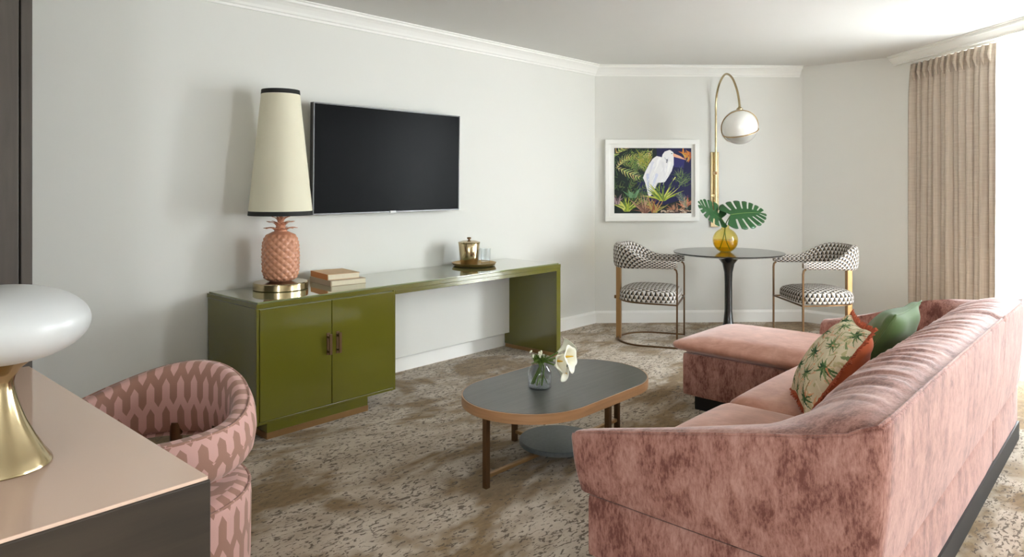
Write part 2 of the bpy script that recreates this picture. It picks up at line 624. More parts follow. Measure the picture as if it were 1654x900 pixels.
def thin_glass(name, tint=(1, 1, 1, 1), ior=1.45, rough=0.0, refl=1.0):
    m, nt, b = new_mat(name)
    nt.nodes.remove(b)
    out = nt.nodes['Material Output']
    tr = N(nt, 'ShaderNodeBsdfTransparent'); tr.inputs[0].default_value = tint
    gl = N(nt, 'ShaderNodeBsdfGlossy'); gl.inputs['Roughness'].default_value = rough
    fr = N(nt, 'ShaderNodeLayerWeight'); fr.inputs[0].default_value = 0.5
    f0 = ((ior - 1) / (ior + 1)) ** 2
    k = math_n(nt, 'MULTIPLY_ADD', math_n(nt, 'POWER', fr.outputs['Facing'], 4.0), .75 * refl, f0 * refl)
    mx = N(nt, 'ShaderNodeMixShader')
    L(nt, k, mx.inputs[0]); L(nt, tr.outputs[0], mx.inputs[1]); L(nt, gl.outputs[0], mx.inputs[2])
    L(nt, mx.outputs[0], out.inputs['Surface'])
    return m
M['pane'] = thin_glass('window_glass')
M['clear'] = thin_glass('clear_tumbler_glass', (0.93, 0.945, 0.95, 1), 1.7)
M['smoke'] = thin_glass('smoky_vase_glass', (0.78, 0.80, 0.81, 1), 1.6)
M['amber'] = thin_glass('amber_vase_glass', (0.96, 0.87, 0.45, 1), 1.6)
M['globe_lens'] = plain('pale_smoked_glass', rgb(186, 183, 178), 0.08, spec=0.6, coat=1.0)

def water(name, col):
    m, nt, b = new_mat(name)
    b.inputs['Base Color'].default_value = col
    b.inputs['Transmission Weight'].default_value = 0.75
    b.inputs['Roughness'].default_value = 0.05
    b.inputs['IOR'].default_value = 1.1
    return m
M['water'] = thin_glass('vase_water', (0.93, 0.95, 0.95, 1), 1.33)
M['amber_water'] = thin_glass('amber_vase_water', (0.94, 0.75, 0.18, 1), 1.33)

def painted(name, rough=0.6, spec=0.2):
    m, nt, b = new_mat(name)
    a = N(nt, 'ShaderNodeVertexColor'); a.layer_name = 'paint'
    L(nt, a.outputs[0], b.inputs['Base Color'])
    b.inputs['Roughness'].default_value = rough
    b.inputs['Specular IOR Level'].default_value = spec
    bump(nt, b, noise(nt, coords(nt), 300.0, 2), 0.1, 0.001)
    return m
M['print'] = painted('art_print', 0.5, 0.25)
M['palm_cloth'] = painted('palm_printed_linen', 0.85, 0.1)

# ------------------------------------------------------------------ small painter for the flat prints
class Canvas:
    def __init__(self, w, h, col):
        self.w, self.h = w, h
        self.a = np.zeros((h, w, 3), dtype=np.float64)
        self.a[:] = col
        ys, xs = np.mgrid[0:h, 0:w]
        self.X = (xs + .5) / w; self.Y = (ys + .5) / h        # 0..1, y down
        self.asp = w / h
    def poly(self, pts, col, alpha=1.0):
        inside = np.zeros((self.h, self.w), bool)
        n = len(pts)
        for i in range(n):
            x1, y1 = pts[i]; x2, y2 = pts[(i + 1) % n]
            if y1 == y2:
                continue
            c = ((y1 > self.Y) != (y2 > self.Y)) & (self.X < (x2 - x1) * (self.Y - y1) / (y2 - y1) + x1)
            inside ^= c
        self.a[inside] = self.a[inside] * (1 - alpha) + np.array(col) * alpha
    def stroke(self, x1, y1, x2, y2, w1, w2, col, alpha=1.0):
        m = max(w1, w2) * 1.2
        j0 = max(0, int((min(y1, y2) - m) * self.h)); j1 = min(self.h, int((max(y1, y2) + m) * self.h) + 2)
        i0 = max(0, int((min(x1, x2) - m) * self.w)); i1 = min(self.w, int((max(x1, x2) + m) * self.w) + 2)
        if j0 >= j1 or i0 >= i1:
            return
        X = self.X[j0:j1, i0:i1]; Y = self.Y[j0:j1, i0:i1] / self.asp
        dx, dy = x2 - x1, (y2 - y1) / self.asp
        LL = dx * dx + dy * dy + 1e-9
        t = np.clip(((X - x1) * dx + (Y - y1 / self.asp) * dy) / LL, 0, 1)
        d = np.hypot(X - x1 - t * dx, Y - y1 / self.asp - t * dy)
        k = d < (w1 + (w2 - w1) * t)
        s = self.a[j0:j1, i0:i1]
        s[k] = s[k] * (1 - alpha) + np.array(col) * alpha
    def blade(self, x, y, ang, ln, w, col, bend=0.0, n=5):
        px, py = x, y
        for i in range(n):
            a = ang + bend * (i / n)
            qx = px + math.cos(a) * ln / n; qy = py - math.sin(a) * ln / n * self.asp
            self.stroke(px, py, qx, qy, w * (1 - i / n) + .001, w * (1 - (i + 1) / n) + .001, col)
            px, py = qx, qy
    def frond(self, x, y, ang, ln, col, r, leaf=0.07, bend=-0.5, n=12, w=0.006):
        px, py = x, y
        for i in range(n):
            a = ang + bend * i / n
            qx = px + math.cos(a) * ln / n; qy = py - math.sin(a) * ln / n * self.asp
            k = math.sin(PI * (i + 1.5) / (n + 2))
            for s in (-1, 1):
                c = tuple(v * r.uniform(.75, 1.2) for v in col)
                self.blade(qx, qy, a + s * r.uniform(.7, 1.0), leaf * k, w, c, -s * .4, 3)
            self.stroke(px, py, qx, qy, w * .4, w * .4, tuple(v * .7 for v in col))
            px, py = qx, qy

def c3(r, g, b):
    return (lin(r), lin(g), lin(b))

def egret_print():
    r = random.Random(3)
    c = Canvas(270, 230, c3(32, 42, 38))
    def P(x, y):
        return ((x - 140) / 765, (y - 150) / 655)
    for pts in ([(560, 150), (905, 150), (905, 640), (640, 720), (560, 560)], [(360, 480), (560, 480), (640, 720), (420, 700)]):
        c.poly([P(*p) for p in pts], c3(30, 30, 72))
    c.poly([P(*p) for p in [(720, 240), (840, 250), (830, 350), (730, 340)]], c3(44, 44, 104))
    for k in range(120):
        x, y = r.uniform(0, .38), r.uniform(0, .75)
        c.blade(x, y, r.uniform(.2, 3.0), r.uniform(.05, .14), .006, r.choice([c3(52, 76, 50), c3(66, 88, 56), c3(24, 32, 32), c3(84, 100, 60), c3(30, 40, 44)]), r.uniform(-1, 1))
    gold = [c3(160, 168, 86), c3(120, 138, 72), c3(196, 192, 120), c3(92, 114, 62), c3(70, 96, 60)]
    for k in range(17):
        x, y = r.uniform(-.04, .34), r.uniform(.04, .78)
        c.frond(x, y, r.uniform(-.6, 1.5), r.uniform(.22, .32), r.choice(gold), r, r.uniform(.07, .095), r.uniform(-1.0, .4), 8, .0060)
    for (x, y, a) in ((.22, .02, -1.3), (.30, .0, -1.5), (.5, .02, -2.2), (.44, .0, -1.7)):
        c.frond(x, y, a, .26, r.choice(gold), r, .085, -.3, 8, .006)
    for k in range(26):
        c.blade(.40 + r.uniform(-.08, .06), .17 + r.uniform(-.06, .1), r.uniform(.4, 2.8), .1, .008, r.choice([c3(150, 150, 60), c3(120, 134, 62), c3(176, 160, 84)]), .4)
    for k in range(30):
        c.blade(.86 + r.uniform(-.06, .08), .47 + r.uniform(-.06, .12), r.uniform(.2, 3.0), .13, .007, r.choice([c3(82, 104, 66), c3(112, 128, 84), c3(58, 78, 60)]), r.uniform(-.8, .8))
    for k in range(16):
        c.blade(.94 + r.uniform(-.05, .05), .10 + r.uniform(-.05, .05), r.uniform(0, 6.2), .07, .012, r.choice([c3(206, 130, 56), c3(178, 92, 52), c3(196, 164, 84)]))
    body = [(690, 168), (640, 185), (618, 215), (612, 242), (560, 230), (520, 258), (480, 320), (448, 385), (424, 448), (446, 500), (462, 560), (474, 620), (490, 640), (520, 610), (545, 560), (566, 500), (640, 492), (676, 440), (710, 380), (728, 320), (728, 236), (742, 222), (722, 190)]
    c.poly([P(*p) for p in body], c3(232, 230, 230))
    for (x1, y1, x2, y2, cc) in ((470, 420, 480, 600, c3(190, 196, 222)), (520, 300, 480, 440, c3(214, 214, 226)), (560, 420, 500, 590, c3(206, 210, 228)), (620, 300, 640, 430, c3(222, 220, 222)), (590, 260, 540, 380, c3(244, 242, 240)), (690, 300, 660, 420, c3(246, 244, 240))):
        a = P(x1, y1); b_ = P(x2, y2)
        c.stroke(a[0], a[1], b_[0], b_[1], .02, .004, cc, .8)
    a = P(664, 270); b_ = P(660, 292); c.stroke(a[0], a[1], b_[0], b_[1], .012, .008, c3(84, 88, 96))
    a = P(640, 246); b_ = P(668, 300); c.stroke(a[0], a[1], b_[0], b_[1], .004, .003, c3(176, 178, 186))
    for k in range(60):
        x, y = r.uniform(470, 700), r.uniform(240, 560)
        a = P(x, y); b_ = P(x - 14, y + 34)
        i, j = min(c.w - 1, int(a[0] * c.w)), min(c.h - 1, int(a[1] * c.h))
        if c.a[j, i].min() > .45:
            c.stroke(a[0], a[1], b_[0], b_[1], .005, .002, r.choice([c3(248, 247, 246), c3(214, 216, 228), c3(226, 222, 224)]), .6)
    c.poly([P(*p) for p in [(722, 200), (790, 228), (862, 272), (800, 256), (726, 236)]], c3(226, 170, 140))
    a = P(708, 205); c.stroke(a[0], a[1], a[0] + .008, a[1], .005, .004, c3(40, 40, 40))
    def bush(x, y, n, ln, w, cols, a0=.3, a1=2.85):
        for k in range(n):
            c.blade(x + r.uniform(-.03, .03), y, r.uniform(a0, a1), ln * r.uniform(.6, 1.0), w, r.choice(cols), r.uniform(-.6, .6))
    yg = [c3(172, 184, 64), c3(132, 156, 58), c3(206, 206, 110), c3(96, 124, 50)]
    bush(.62, .80, 34, .30, .011, yg)
    bush(.16, .96, 26, .24, .011, yg)
    bush(.24, .74, 8, .14, .022, [c3(112, 150, 112), c3(88, 126, 88)])
    bush(.40, .99, 30, .26, .011, [c3(168, 130, 108), c3(140, 104, 88), c3(120, 84, 72), c3(190, 158, 128)])
    bush(.52, .98, 16, .24, .010, [c3(190, 146, 90), c3(176, 166, 90), c3(150, 90, 64)])
    bush(.92, .90, 22, .16, .010, [c3(190, 120, 92), c3(160, 92, 72), c3(206, 160, 128)])
    bush(.80, .97, 26, .14, .012, [c3(176, 128, 100), c3(96, 72, 62), c3(150, 100, 76)], 0, 3.14)
    bush(.03, .85, 16, .14, .012, [c3(160, 136, 140), c3(120, 96, 104), c3(84, 70, 78)])
    for k in range(60):
        x = r.uniform(.6, 1.0); c.stroke(x, .97 + r.uniform(-.02, .03), x + .03, .97 + r.uniform(-.02, .03), .008, .006, r.choice([c3(190, 170, 150), c3(60, 50, 48), c3(140, 110, 96)]))
    c.frond(.95, .95, 1.9, .24, c3(120, 140, 120), r, .08, .4, 10, .005)
    c.stroke(.79, .45, .76, .50, .006, .003, c3(226, 224, 130)); c.stroke(.76, .5, .71, .58, .003, .003, c3(120, 140, 60))
    return c

def palm_print():
    r = random.Random(11)
    c = Canvas(170, 170, c3(216, 204, 174))
    for k in range(170):
        c.blade(r.random(), r.random(), r.uniform(0, 6.28), r.uniform(.05, .14), .012, r.choice([c3(226, 194, 160), c3(200, 186, 146), c3(228, 216, 190), c3(186, 178, 134), c3(214, 172, 140)]), r.uniform(-1, 1))
    greens = [c3(74, 104, 66), c3(104, 128, 84), c3(56, 84, 58), c3(134, 148, 100)]
    for k in range(60):
        c.blade(r.random(), r.random(), r.uniform(0, 6.28), r.uniform(.06, .12), .010, r.choice([c3(150, 156, 112), c3(168, 166, 124), c3(128, 142, 98)]), r.uniform(-1, 1))
    spots = [(.13, .12), (.48, .08), (.84, .14), (.30, .30), (.66, .30), (.96, .36), (.08, .46), (.46, .50), (.80, .54), (.24, .68), (.60, .72), (.94, .76), (.10, .90), (.42, .92), (.78, .94)]
    for (x, y) in spots:
        c.stroke(x, y, x + r.uniform(-.05, .05), y + .15, .007, .005, c3(160, 132, 92))
        a0 = r.uniform(-.5, .5)
        for k in range(10):
            a = a0 + k / 9 * (PI + .9) - .45
            c.blade(x, y, a, r.uniform(.10, .16), .015, r.choice(greens), (-1 if math.cos(a) > 0 else 1) * r.uniform(.5, 1.2), 5)
    for k in range(16):
        c.blade(r.random(), r.random(), r.uniform(0, 6.28), r.uniform(.04, .08), .010, r.choice([c3(206, 140, 104), c3(222, 170, 130)]), r.uniform(-1, 1))
    return c

# ------------------------------------------------------------------ room shell
ROOM = [(-2.2, 4.2), (5.86, 4.2), (7.35, 2.68), (7.35, W0.y), (W1.x, W1.y), (-2.2, YS)]
def slab_wall(name, a, b, z0=0.0, z1=CEIL, t=0.14, material=None):
    a = Vector((a[0], a[1], 0)); b = Vector((b[0], b[1], 0))
    d = (b - a).normalized(); n = Vector((-d.y, d.x, 0))      # outward for a clockwise room
    mb = MB()
    pts = [a - d * 0.0, b + d * 0.0, b + n * t + d * t * 0.4, a + n * t - d * t * 0.4]
    mb.prism([(p.x, p.y) for p in pts], z0, z1)
    return struct(mb.build(name, material or M['wall']))
fl = MB(); fl.prism(list(reversed(ROOM)), -0.1, 0.0)
struct(fl.build('floor', M['carpet']), 'beige and brown mottled carpet with dark flecks')
ce = MB(); ce.prism(list(reversed(ROOM)), CEIL, CEIL + 0.12)
struct(ce.build('ceiling', M['ceiling']))
slab_wall('wall_left', ROOM[0], ROOM[1])
slab_wall('wall_back', ROOM[1], ROOM[2])
slab_wall('wall_right', ROOM[2], ROOM[3])

def wall_with_hole(name, a, b, s0, s1, z0, z1, t=0.14):
    a = Vector((a[0], a[1], 0)); b = Vector((b[0], b[1], 0))
    d = (b - a).normalized(); n = Vector((-d.y, d.x, 0)); LN = (b - a).length
    R = Matrix((( d.x, n.x, 0, a.x), (d.y, n.y, 0, a.y), (0, 0, 1, 0), (0, 0, 0, 1)))
    mb = MB()
    mb.box(0, s0, 0, t, 0, CEIL, R); mb.box(s1, LN, 0, t, 0, CEIL, R)
    mb.box(s0, s1, 0, t, z1, CEIL, R)
    if z0 > 0:
        mb.box(s0, s1, 0, t, 0, z0, R)
    return struct(mb.build(name, M['wall'])), R
_, RW = wall_with_hole('wall_window', ROOM[3], ROOM[4], 0.10, 4.95, 0.0, 2.38)
slab_wall('wall_south', ROOM[4], ROOM[5])

def window(n, R, s0, s1, z0, z1, parts):
    mb = MB()
    f = 0.05
    mb.box(s0, s1, .04, .10, z0, z0 + f, R); mb.box(s0, s1, .04, .10, z1 - f, z1, R)
    for k in range(parts + 1):
        x = s0 + (s1 - s0) * k / parts
        x = min(max(x, s0 + f / 2), s1 - f / 2)
        mb.box(x - f / 2, x + f / 2, .04, .10, z0, z1, R)
    o = struct(mb.build('window_%d' % n, M['alu'], bevel=.004))
    for k in range(parts):
        a = s0 + (s1 - s0) * k / parts; b = s0 + (s1 - s0) * (k + 1) / parts
        MB().box(a + f / 2, b - f / 2, .066, .074, z0 + f, z1 - f, R).build('pane', M['pane'], o)
    return o
_, RS = wall_with_hole('wall_west', ROOM[5], ROOM[0], 0.40, 1.50, 0.95, 2.15)
window(2, RS, 0.40, 1.50, 0.95, 2.15, 2)  # unseen window behind the camera, added only to bring in fill light
window(1, RW, 0.10, 4.95, 0.0, 2.38, 3)

# baseboards and crown mouldings follow the walls
def inward(pts, d):
    """offset an open polyline of wall corners into the room"""
    P = [Vector((p[0], p[1])) for p in pts]
    out = []
    for i, p in enumerate(P):
        ns = []
        if i > 0:
            e = (p - P[i - 1]).normalized(); ns.append(Vector((e.y, -e.x)))
        if i < len(P) - 1:
            e = (P[i + 1] - p).normalized(); ns.append(Vector((e.y, -e.x)))
        if len(ns) == 1:
            out.append(p + ns[0] * d)
        else:
            m = (ns[0] + ns[1]).normalized()
            out.append(p + m * d / max(.3, m.dot(ns[0])))
    return out
def moulding(name, pts, prof, label=None):
    rings = []
    cols = [inward(pts, d) for d, z in prof]
    for i in range(len(pts)):
        rings.append([(cols[k][i].x, cols[k][i].y, prof[k][1]) for k in range(len(prof))])
    mb = MB(); mb.loft(rings)
    return struct(mb.build(name, M['trim']), label)
BASE = [(0, 0), (.016, 0), (.016, .10), (.010, .112), (.006, .122), (0, .122)]
moulding('baseboard_left', [(0.72, 4.2), ROOM[1]], BASE)
moulding('baseboard_back', [ROOM[1], ROOM[2]], BASE)
moulding('baseboard_right', [ROOM[2], (7.35, 1.75)], BASE)
CROWN = [(0, CEIL - .105), (.012, CEIL - .105), (.012, CEIL - .09), (.022, CEIL - .085), (.03, CEIL - .07), (.05, CEIL - .045), (.07, CEIL - .03), (.082, CEIL - .026), (.082, CEIL - .012), (.095, CEIL - .008), (.095, CEIL), (0, CEIL)]
moulding('trim_1', [(-2.2, 4.2), ROOM[1], (ROOM[2][0] - .02, ROOM[2][1] + .02)], CROWN, 'white crown moulding along the ceiling')
# curtain cornice: a boxed crown in front of the drapery pocket
V0 = K0 + NI * 0.11
VN = [(p.x, p.y) for p in (V0 - WD * 0.10, V0 + WD * 5.3)]
CORN = [(-.02, CEIL - .085), (.006, CEIL - .085), (.006, CEIL - .07), (.02, CEIL - .06), (.045, CEIL - .035), (.055, CEIL - .03), (.055, CEIL - .012), (.07, CEIL - .008), (.07, CEIL), (-.02, CEIL)]
moulding('trim_2', VN, CORN, 'white cornice moulding in front of the curtain track')

# ------------------------------------------------------------------ curtains
def drape(name, s0, s1, off, z0, z1, amp, folds, seed, material, parent=None, nz=14, pinch=True):
    r = random.Random(seed)
    ph = [r.uniform(0, 6.28) for _ in range(6)]
    fr = [folds, folds * .47, folds * 1.63]
    base = K0 - NI * off
    xs = []
    def fn(u, v):
        z = z0 + (z1 - z0) * v
        g = 1.0 - .45 * sstep(.9, 1.0, v) if pinch else 1.0
        w = 2 * PI * u
        wob = .25 * math.sin(3 * v + ph[3] + 9 * u)
        a = amp * g * (math.sin(fr[0] * w + ph[0] + wob) + .35 * math.sin(fr[1] * w + ph[1]) + .22 * math.sin(fr[2] * w + ph[2] - wob))
        s = s0 + (s1 - s0) * u + .012 * math.sin(fr[0] * w * 1.0 + ph[0] + 1.3) + .02 * (1 - v) * (u - .5)
        p = base + WD * s - NI * a
        return (p.x, p.y, z)
    mb = MB(); mb.grid(fn, int(folds * 16), nz)
    return mb.build(name, material, parent, smooth=60, solid=.003 if material is M['linen'] else 0)
ct = thing('curtain', 'taupe linen floor-length curtain in tight pleats beside the window', 'curtain', (7.0, 1.3, 0))
drape('curtain_panel', 0.0, 1.03, 0.02, 0.02, 2.515, .030, 13, 5, M['linen'], ct, 18)
hd = MB()
for k in range(13):
    s = .04 + k * .98 / 12.6
    p = K0 - NI * .0 + WD * s
    hd.tube([(p.x, p.y, 2.36), (p.x + NI.x * .016, p.y + NI.y * .016, 2.43), (p.x, p.y, 2.515)], [.008, .017, .012], 8)
hd.build('pleat_heading', M['linen'], ct, smooth=60)
trk = MB(); q0 = K0 + WD * -.02 - NI * .02; q1 = K0 + WD * 4.9 - NI * .02
trk.tube([(q0.x, q0.y, 2.535), (q1.x, q1.y, 2.535)], .01, flat=(.025, .03)); 
struct(trk.build('trim_3', M['trim']), 'white curtain track')
tag(drape('sheer_curtain', 0.90, 1.27, 0.12, 0.02, 2.53, .022, 4.5, 8, M['sheer'], None, 4, False), 'white translucent sheer hanging right beside the taupe curtain', 'curtain')
tag(drape('sheer_curtain', 1.60, 4.75, 0.12, 0.02, 2.53, .022, 26, 9, M['dense_sheer'], None, 4, False), 'wide dense white sheer added out of view to narrow the daylight', 'curtain')  # out-of-view sheer, made dense to hold the daylight to the gap beside the curtain

# ------------------------------------------------------------------ balcony outside the glass door
bal = MB()
bp = [W0 + WD * -1.2 - NI * .14, W0 + WD * 6.4 - NI * .14, W0 + WD * 6.4 - NI * 2.2, W0 + WD * -1.2 - NI * 2.2]
bal.prism([(p.x, p.y) for p in bp], -.12, -.01)
struct(bal.build('floor_balcony', M['concrete']))
rl = thing('balcony_railing', 'grey metal balcony railing beyond the sheer curtain', 'railing', tuple(W0 + WD * 2.5 - NI * 2.1))
for z in (.1, 1.05):
    a = W0 + WD * -1.1 - NI * 2.1; b = W0 + WD * 6.3 - NI * 2.1
    MB().tube([(a.x, a.y, z), (b.x, b.y, z)], .02, flat=(.05, .035)).build('rail', M['alu'], rl)
a = W0 - NI * 2.1
ba0 = MB().box(a.x - .01, a.x + .01, a.y - .01, a.y + .01, -.01, 1.04).build('baluster', M['alu'], rl)
for k in range(-9, 63):
    if k == 0:
        continue
    o = ba0.copy(); COL.objects.link(o); d = WD * (k * .1); o.location = d
hg = MB()
hr = random.Random(4)
for k in range(1500):
    s = hr.uniform(-1.5, 6.5); z = hr.uniform(-.4, 1.25 + .25 * math.sin(s * 2.1)); p = W0 + WD * s - NI * (3.2 + hr.uniform(0, .5))
    e = hr.uniform(.04, .09); d = Vector((hr.uniform(-1, 1), hr.uniform(-1, 1), hr.uniform(-1, 1))).normalized(); q = d.orthogonal().normalized()
    c = Vector((p.x, p.y, z)); w = d.cross(q)
    i0 = [hg.vert(c + q * e), hg.vert(c + w * e * .5), hg.vert(c - q * e), hg.vert(c - w * e * .5)]
    hg.face(i0)
hg = hg.build('hedge', M['hedge']); hg['kind'] = 'stuff'; hg['label'] = 'green hedge beyond the balcony railing'; hg['category'] = 'hedge'

# ------------------------------------------------------------------ green console
CX0, CX1, CY0, CY1, CH = 1.90, 4.54, 3.595, 4.18, .755
CXM = 2.845
con = thing('console_desk', 'long glossy olive green lacquer console with two-door cabinet below the television', 'console', (3.2, 3.9, 0))
mb = MB(); mb.box(CX0, CXM, CY0 + .012, CY1, .09, CH - .03)
mb.build('cabinet_body', M['green'], con, bevel=.002)
mb = MB()
for (x0, x1, z0, z1) in ((CX0, CX0 + .016, .09, CH - .03), (CXM - .016, CXM, .09, CH - .03), (CX0 + .016, CXM - .016, .09, .106)):
    mb.box(x0, x1, CY0, CY0 + .012, z0, z1)
mb.build('face_frame', M['green'], con, bevel=.002)
MB().box(CX0 + .07, 2.64, CY0 + .015, CY1 - .05, .035, .09).build('plinth', M['green'], con)
MB().box(CX0 + .068, 2.642, CY0 + .013, CY1 - .05, .0, .035).build('plinth_strip', M['bronze_light'], con)['label'] = 'bronze strip at the foot of the plinth'
for k, (x0, x1) in enumerate(((CX0 + .018, 2.369), (2.373, CXM - .018))):
    d = MB().box(x0, x1, CY0 - .004, CY0 + .012, .108, CH - .036).build('door', M['green'], con, bevel=.003)
    xh = 2.369 - .018 if k == 0 else 2.373 + .038
    h = MB()
    w = .05
    xa = xh - .05 if k == 0 else xh - .045
    h.box(xa + .036, xa + .054, CY0 - .034, CY0 - .026, .405, .525)
    h.box(xa + .036, xa + .048, CY0 - .028, CY0 - .004, .417, .429); h.box(xa + .036, xa + .048, CY0 - .028, CY0 - .004, .501, .513)
    h.box(xa + .034, xa + .056, CY0 - .006, CY0 - .003, .40, .53)
    h.build('handle', M['bronze'], d, bevel=.002)['label'] = 'dark bronze bar handle'
MB().box(CX0, CX1, CY0 - .002, CY1 + .01, CH - .030, CH - .004).build('top', M['green'], con, bevel=.002)
MB().box(CX0 + .012, CX1 - .012, CY0 + .01, CY1 + .008, CH - .004, CH + .004).build('glass_top', M['green_glass'], con, bevel=.0015)['label'] = 'reflective glass sheet laid on the top'
MB().box(CXM, CX1 - .05, CY0, CY0 + .02, CH - .058, CH - .030).build('apron', M['green'], con, bevel=.002)
MB().box(CX1 - .052, CX1, CY0, CY1 - .01, .03, CH - .030).build('end_panel', M['green'], con, bevel=.002)
MB().box(CX1 - .055, CX1 - .006, CY0 + .03, CY1 - .02, 0, .03).build('foot_strip', M['bronze_light'], con)
MB().box(CXM, CX1 - .052, CY1 - .065, CY1 - .045, .128, CH - .030).build('back_panel', M['wall'], con)['label'] = 'white panel closing the back of the knee space'

# ------------------------------------------------------------------ television
tv = thing('television', 'large flat black television with thin silver bezel on the white wall', 'television', (3.22, 4.18, 1.57))
TVR = Matrix.Translation((3.22, 4.105, 1.570)) @ Matrix.Rotation(math.radians(0.9), 4, 'X')
MB().box(-.66, .66, -.002, .03, -.373, .373, TVR).build('casing', M['tv_back'], tv, bevel=.003)
mb = MB()
t = .0085
for q in ((-.66, .66, -.012, .006, .373 - t, .373), (-.66, .66, -.012, .006, -.373, -.373 + t * 1.3), (-.66, -.66 + t, -.012, .006, -.373 + t * 1.3, .373 - t), (.66 - t, .66, -.012, .006, -.373 + t * 1.3, .373 - t)):
    mb.box(*q, TVR)
mb.build('bezel', M['steel'], tv, bevel=.002)
MB().box(-.652, .652, -.008, 0, -.362, .365, TVR).build('screen', M['screen'], tv)
MB().box(-.026, .026, -.017, -.010, -.376, -.360, TVR).build('emblem', M['logo'], tv, bevel=.002)
MB().box(-.2, .2, .028, .092, -.15, .15, TVR).build('wall_mount', M['tv_back'], tv)

# ------------------------------------------------------------------ pineapple lamp
LX, LY, LZ = 2.265, 3.985, CH + .004
pl = thing('table_lamp', 'terracotta pineapple lamp with tall cream cone shade on the green console', 'lamp', (LX, LY, LZ))
MB().lathe([(0, 0), (.158, 0), (.163, .004), (.163, .040), (.158, .045), (.05, .047), (0, .047)], (LX, LY, LZ), 72).build('base', M['brass'], pl, smooth=30)
def pine(u, v):
    th = 2 * PI * u
    z = v
    prof = [(0, .062), (.03, .080), (.08, .095), (.2, .105), (.5, .108), (.75, .105), (.88, .094), (.95, .076), (1.0, .045)]
    r = interp(v, [p[0] for p in prof], [p[1] for p in prof])
    n = 14
    a = (u * n + v * 7.0) % 1.0; b = (u * n - v * 7.0) % 1.0
    k = (1 - abs(2 * a - 1)) * (1 - abs(2 * b - 1))
    r += .008 * k ** .7 * sstep(0, .05, v) * sstep(1, .93, v)
    return (LX + r * math.cos(th), LY + r * math.sin(th), LZ + .047 + .305 * v)
MB().grid(pine, 224, 112, wrap_u=True).build('pineapple_body', M['terracotta'], pl, smooth=80)
lf = MB()
def pleaf(u, v):
    w = .017 * (math.sin(PI * min(1, .22 + .78 * v)) ** .8 if v < .999 else .02) * (1 - .25 * v)
    x = .022 + .075 * v * v + .03 * v
    z = .085 * v - .055 * v * v * v
    s = (u - .5) * 2
    return (x - .006 * (1 - s * s), s * w, z)
lf.grid(pleaf, 4, 8)
l0 = None
for tier, (n, zz, sc, tilt) in enumerate(((10, .335, .86, -.22), (9, .362, .80, -.40), (8, .385, .70, -.65), (5, .40, .55, -1.0))):
    for k in range(n):
        if l0 is None:
            l0 = lf.build('leaf', M['terracotta'], None, smooth=60, solid=.004)
            o = l0
        else:
            o = l0.copy(); COL.objects.link(o)
        o.parent = pl
        o.rotation_euler = (0, tilt, 2 * PI * (k + .5 * (tier % 2)) / n)
        o.location = (0, 0, zz - (.01 if tilt < 0 else 0))
        o.scale = (sc, sc, sc)
MB().lathe([(.046, .30), (.040, .35), (.026, .39), (.012, .43), (.006, .455)], (LX, LY, LZ), 24).build('crown_core', M['terracotta'], pl, smooth=60)
MB().lathe([(.006, .44), (.006, 1.16)], (LX, LY, LZ), 12).build('lamp_rod', M['brass'], pl, smooth=60)
SB, ST = 1.212 - LZ, 1.978 - LZ
def sh_r(z):
    return .191 + (.112 - .191) * (z - SB) / (ST - SB)
mb = MB()
mb.lathe([(sh_r(SB), SB), (sh_r(ST), ST), (sh_r(ST) - .003, ST), (sh_r(SB) - .003, SB), (sh_r(SB), SB)], (LX, LY, LZ), 72, cap=False)
mb.build('lamp_shade', M['shade'], pl, smooth=60)
for (z0, z1) in ((SB - .001, SB + .026), (ST - .026, ST + .001)):
    MB().lathe([(sh_r(z0) + .0015, z0), (sh_r(z1) + .0015, z1), (sh_r(z1) - .004, z1), (sh_r(z0) - .004, z0), (sh_r(z0) + .0015, z0)], (LX, LY, LZ), 72, cap=False).build('shade_trim', M['trim_tape'], pl, smooth=40)['label'] = 'black tape edging of the shade'
mb = MB()
for k in range(3):
    a = 2 * PI * k / 3
    mb.tube([(LX, LY, LZ + ST - .05), (LX + sh_r(ST) * .97 * math.cos(a), LY + sh_r(ST) * .97 * math.sin(a), LZ + ST - .01)], .002, 6)
mb.build('shade_spider', M['brass'], pl)

# ------------------------------------------------------------------ books
def book(name, label, cx, cy, z, w, d, h, rot, cover, spine=None):
    t = thing(name, label, 'book', (cx, cy, z), 'books on the green console')
    R = Matrix.Translation((cx, cy, z)) @ Matrix.Rotation(rot, 4, 'Z')
    MB().box(-w / 2 + .004, w / 2 - .004, -d / 2 + .001, d / 2 - .004, .003, h - .003, R).build('pages', M['pages'], t)
    mb = MB()
    mb.box(-w / 2, w / 2, -d / 2 - .0, d / 2, 0, .003, R); mb.box(-w / 2, w / 2, -d / 2, d / 2, h - .003, h, R)
    mb.build('cover', cover, t, bevel=.0008)
    MB().box(-w / 2 - .004, -w / 2 + .001, -d / 2, d / 2, 0, h, R).build('spine', spine or cover, t, bevel=.001)
    return t
book('book', 'beige hardback lying under the orange-spined one on the green console', 2.665, 3.965, CH + .004, .245, .30, .034, math.radians(-7), M['book_beige'])
book('book', 'tan hardback with an orange spine lying on the beige one beside the pineapple lamp', 2.66, 3.99, CH + .038, .22, .27, .036, math.radians(-10), M['book_tan'], M['book_orange'])

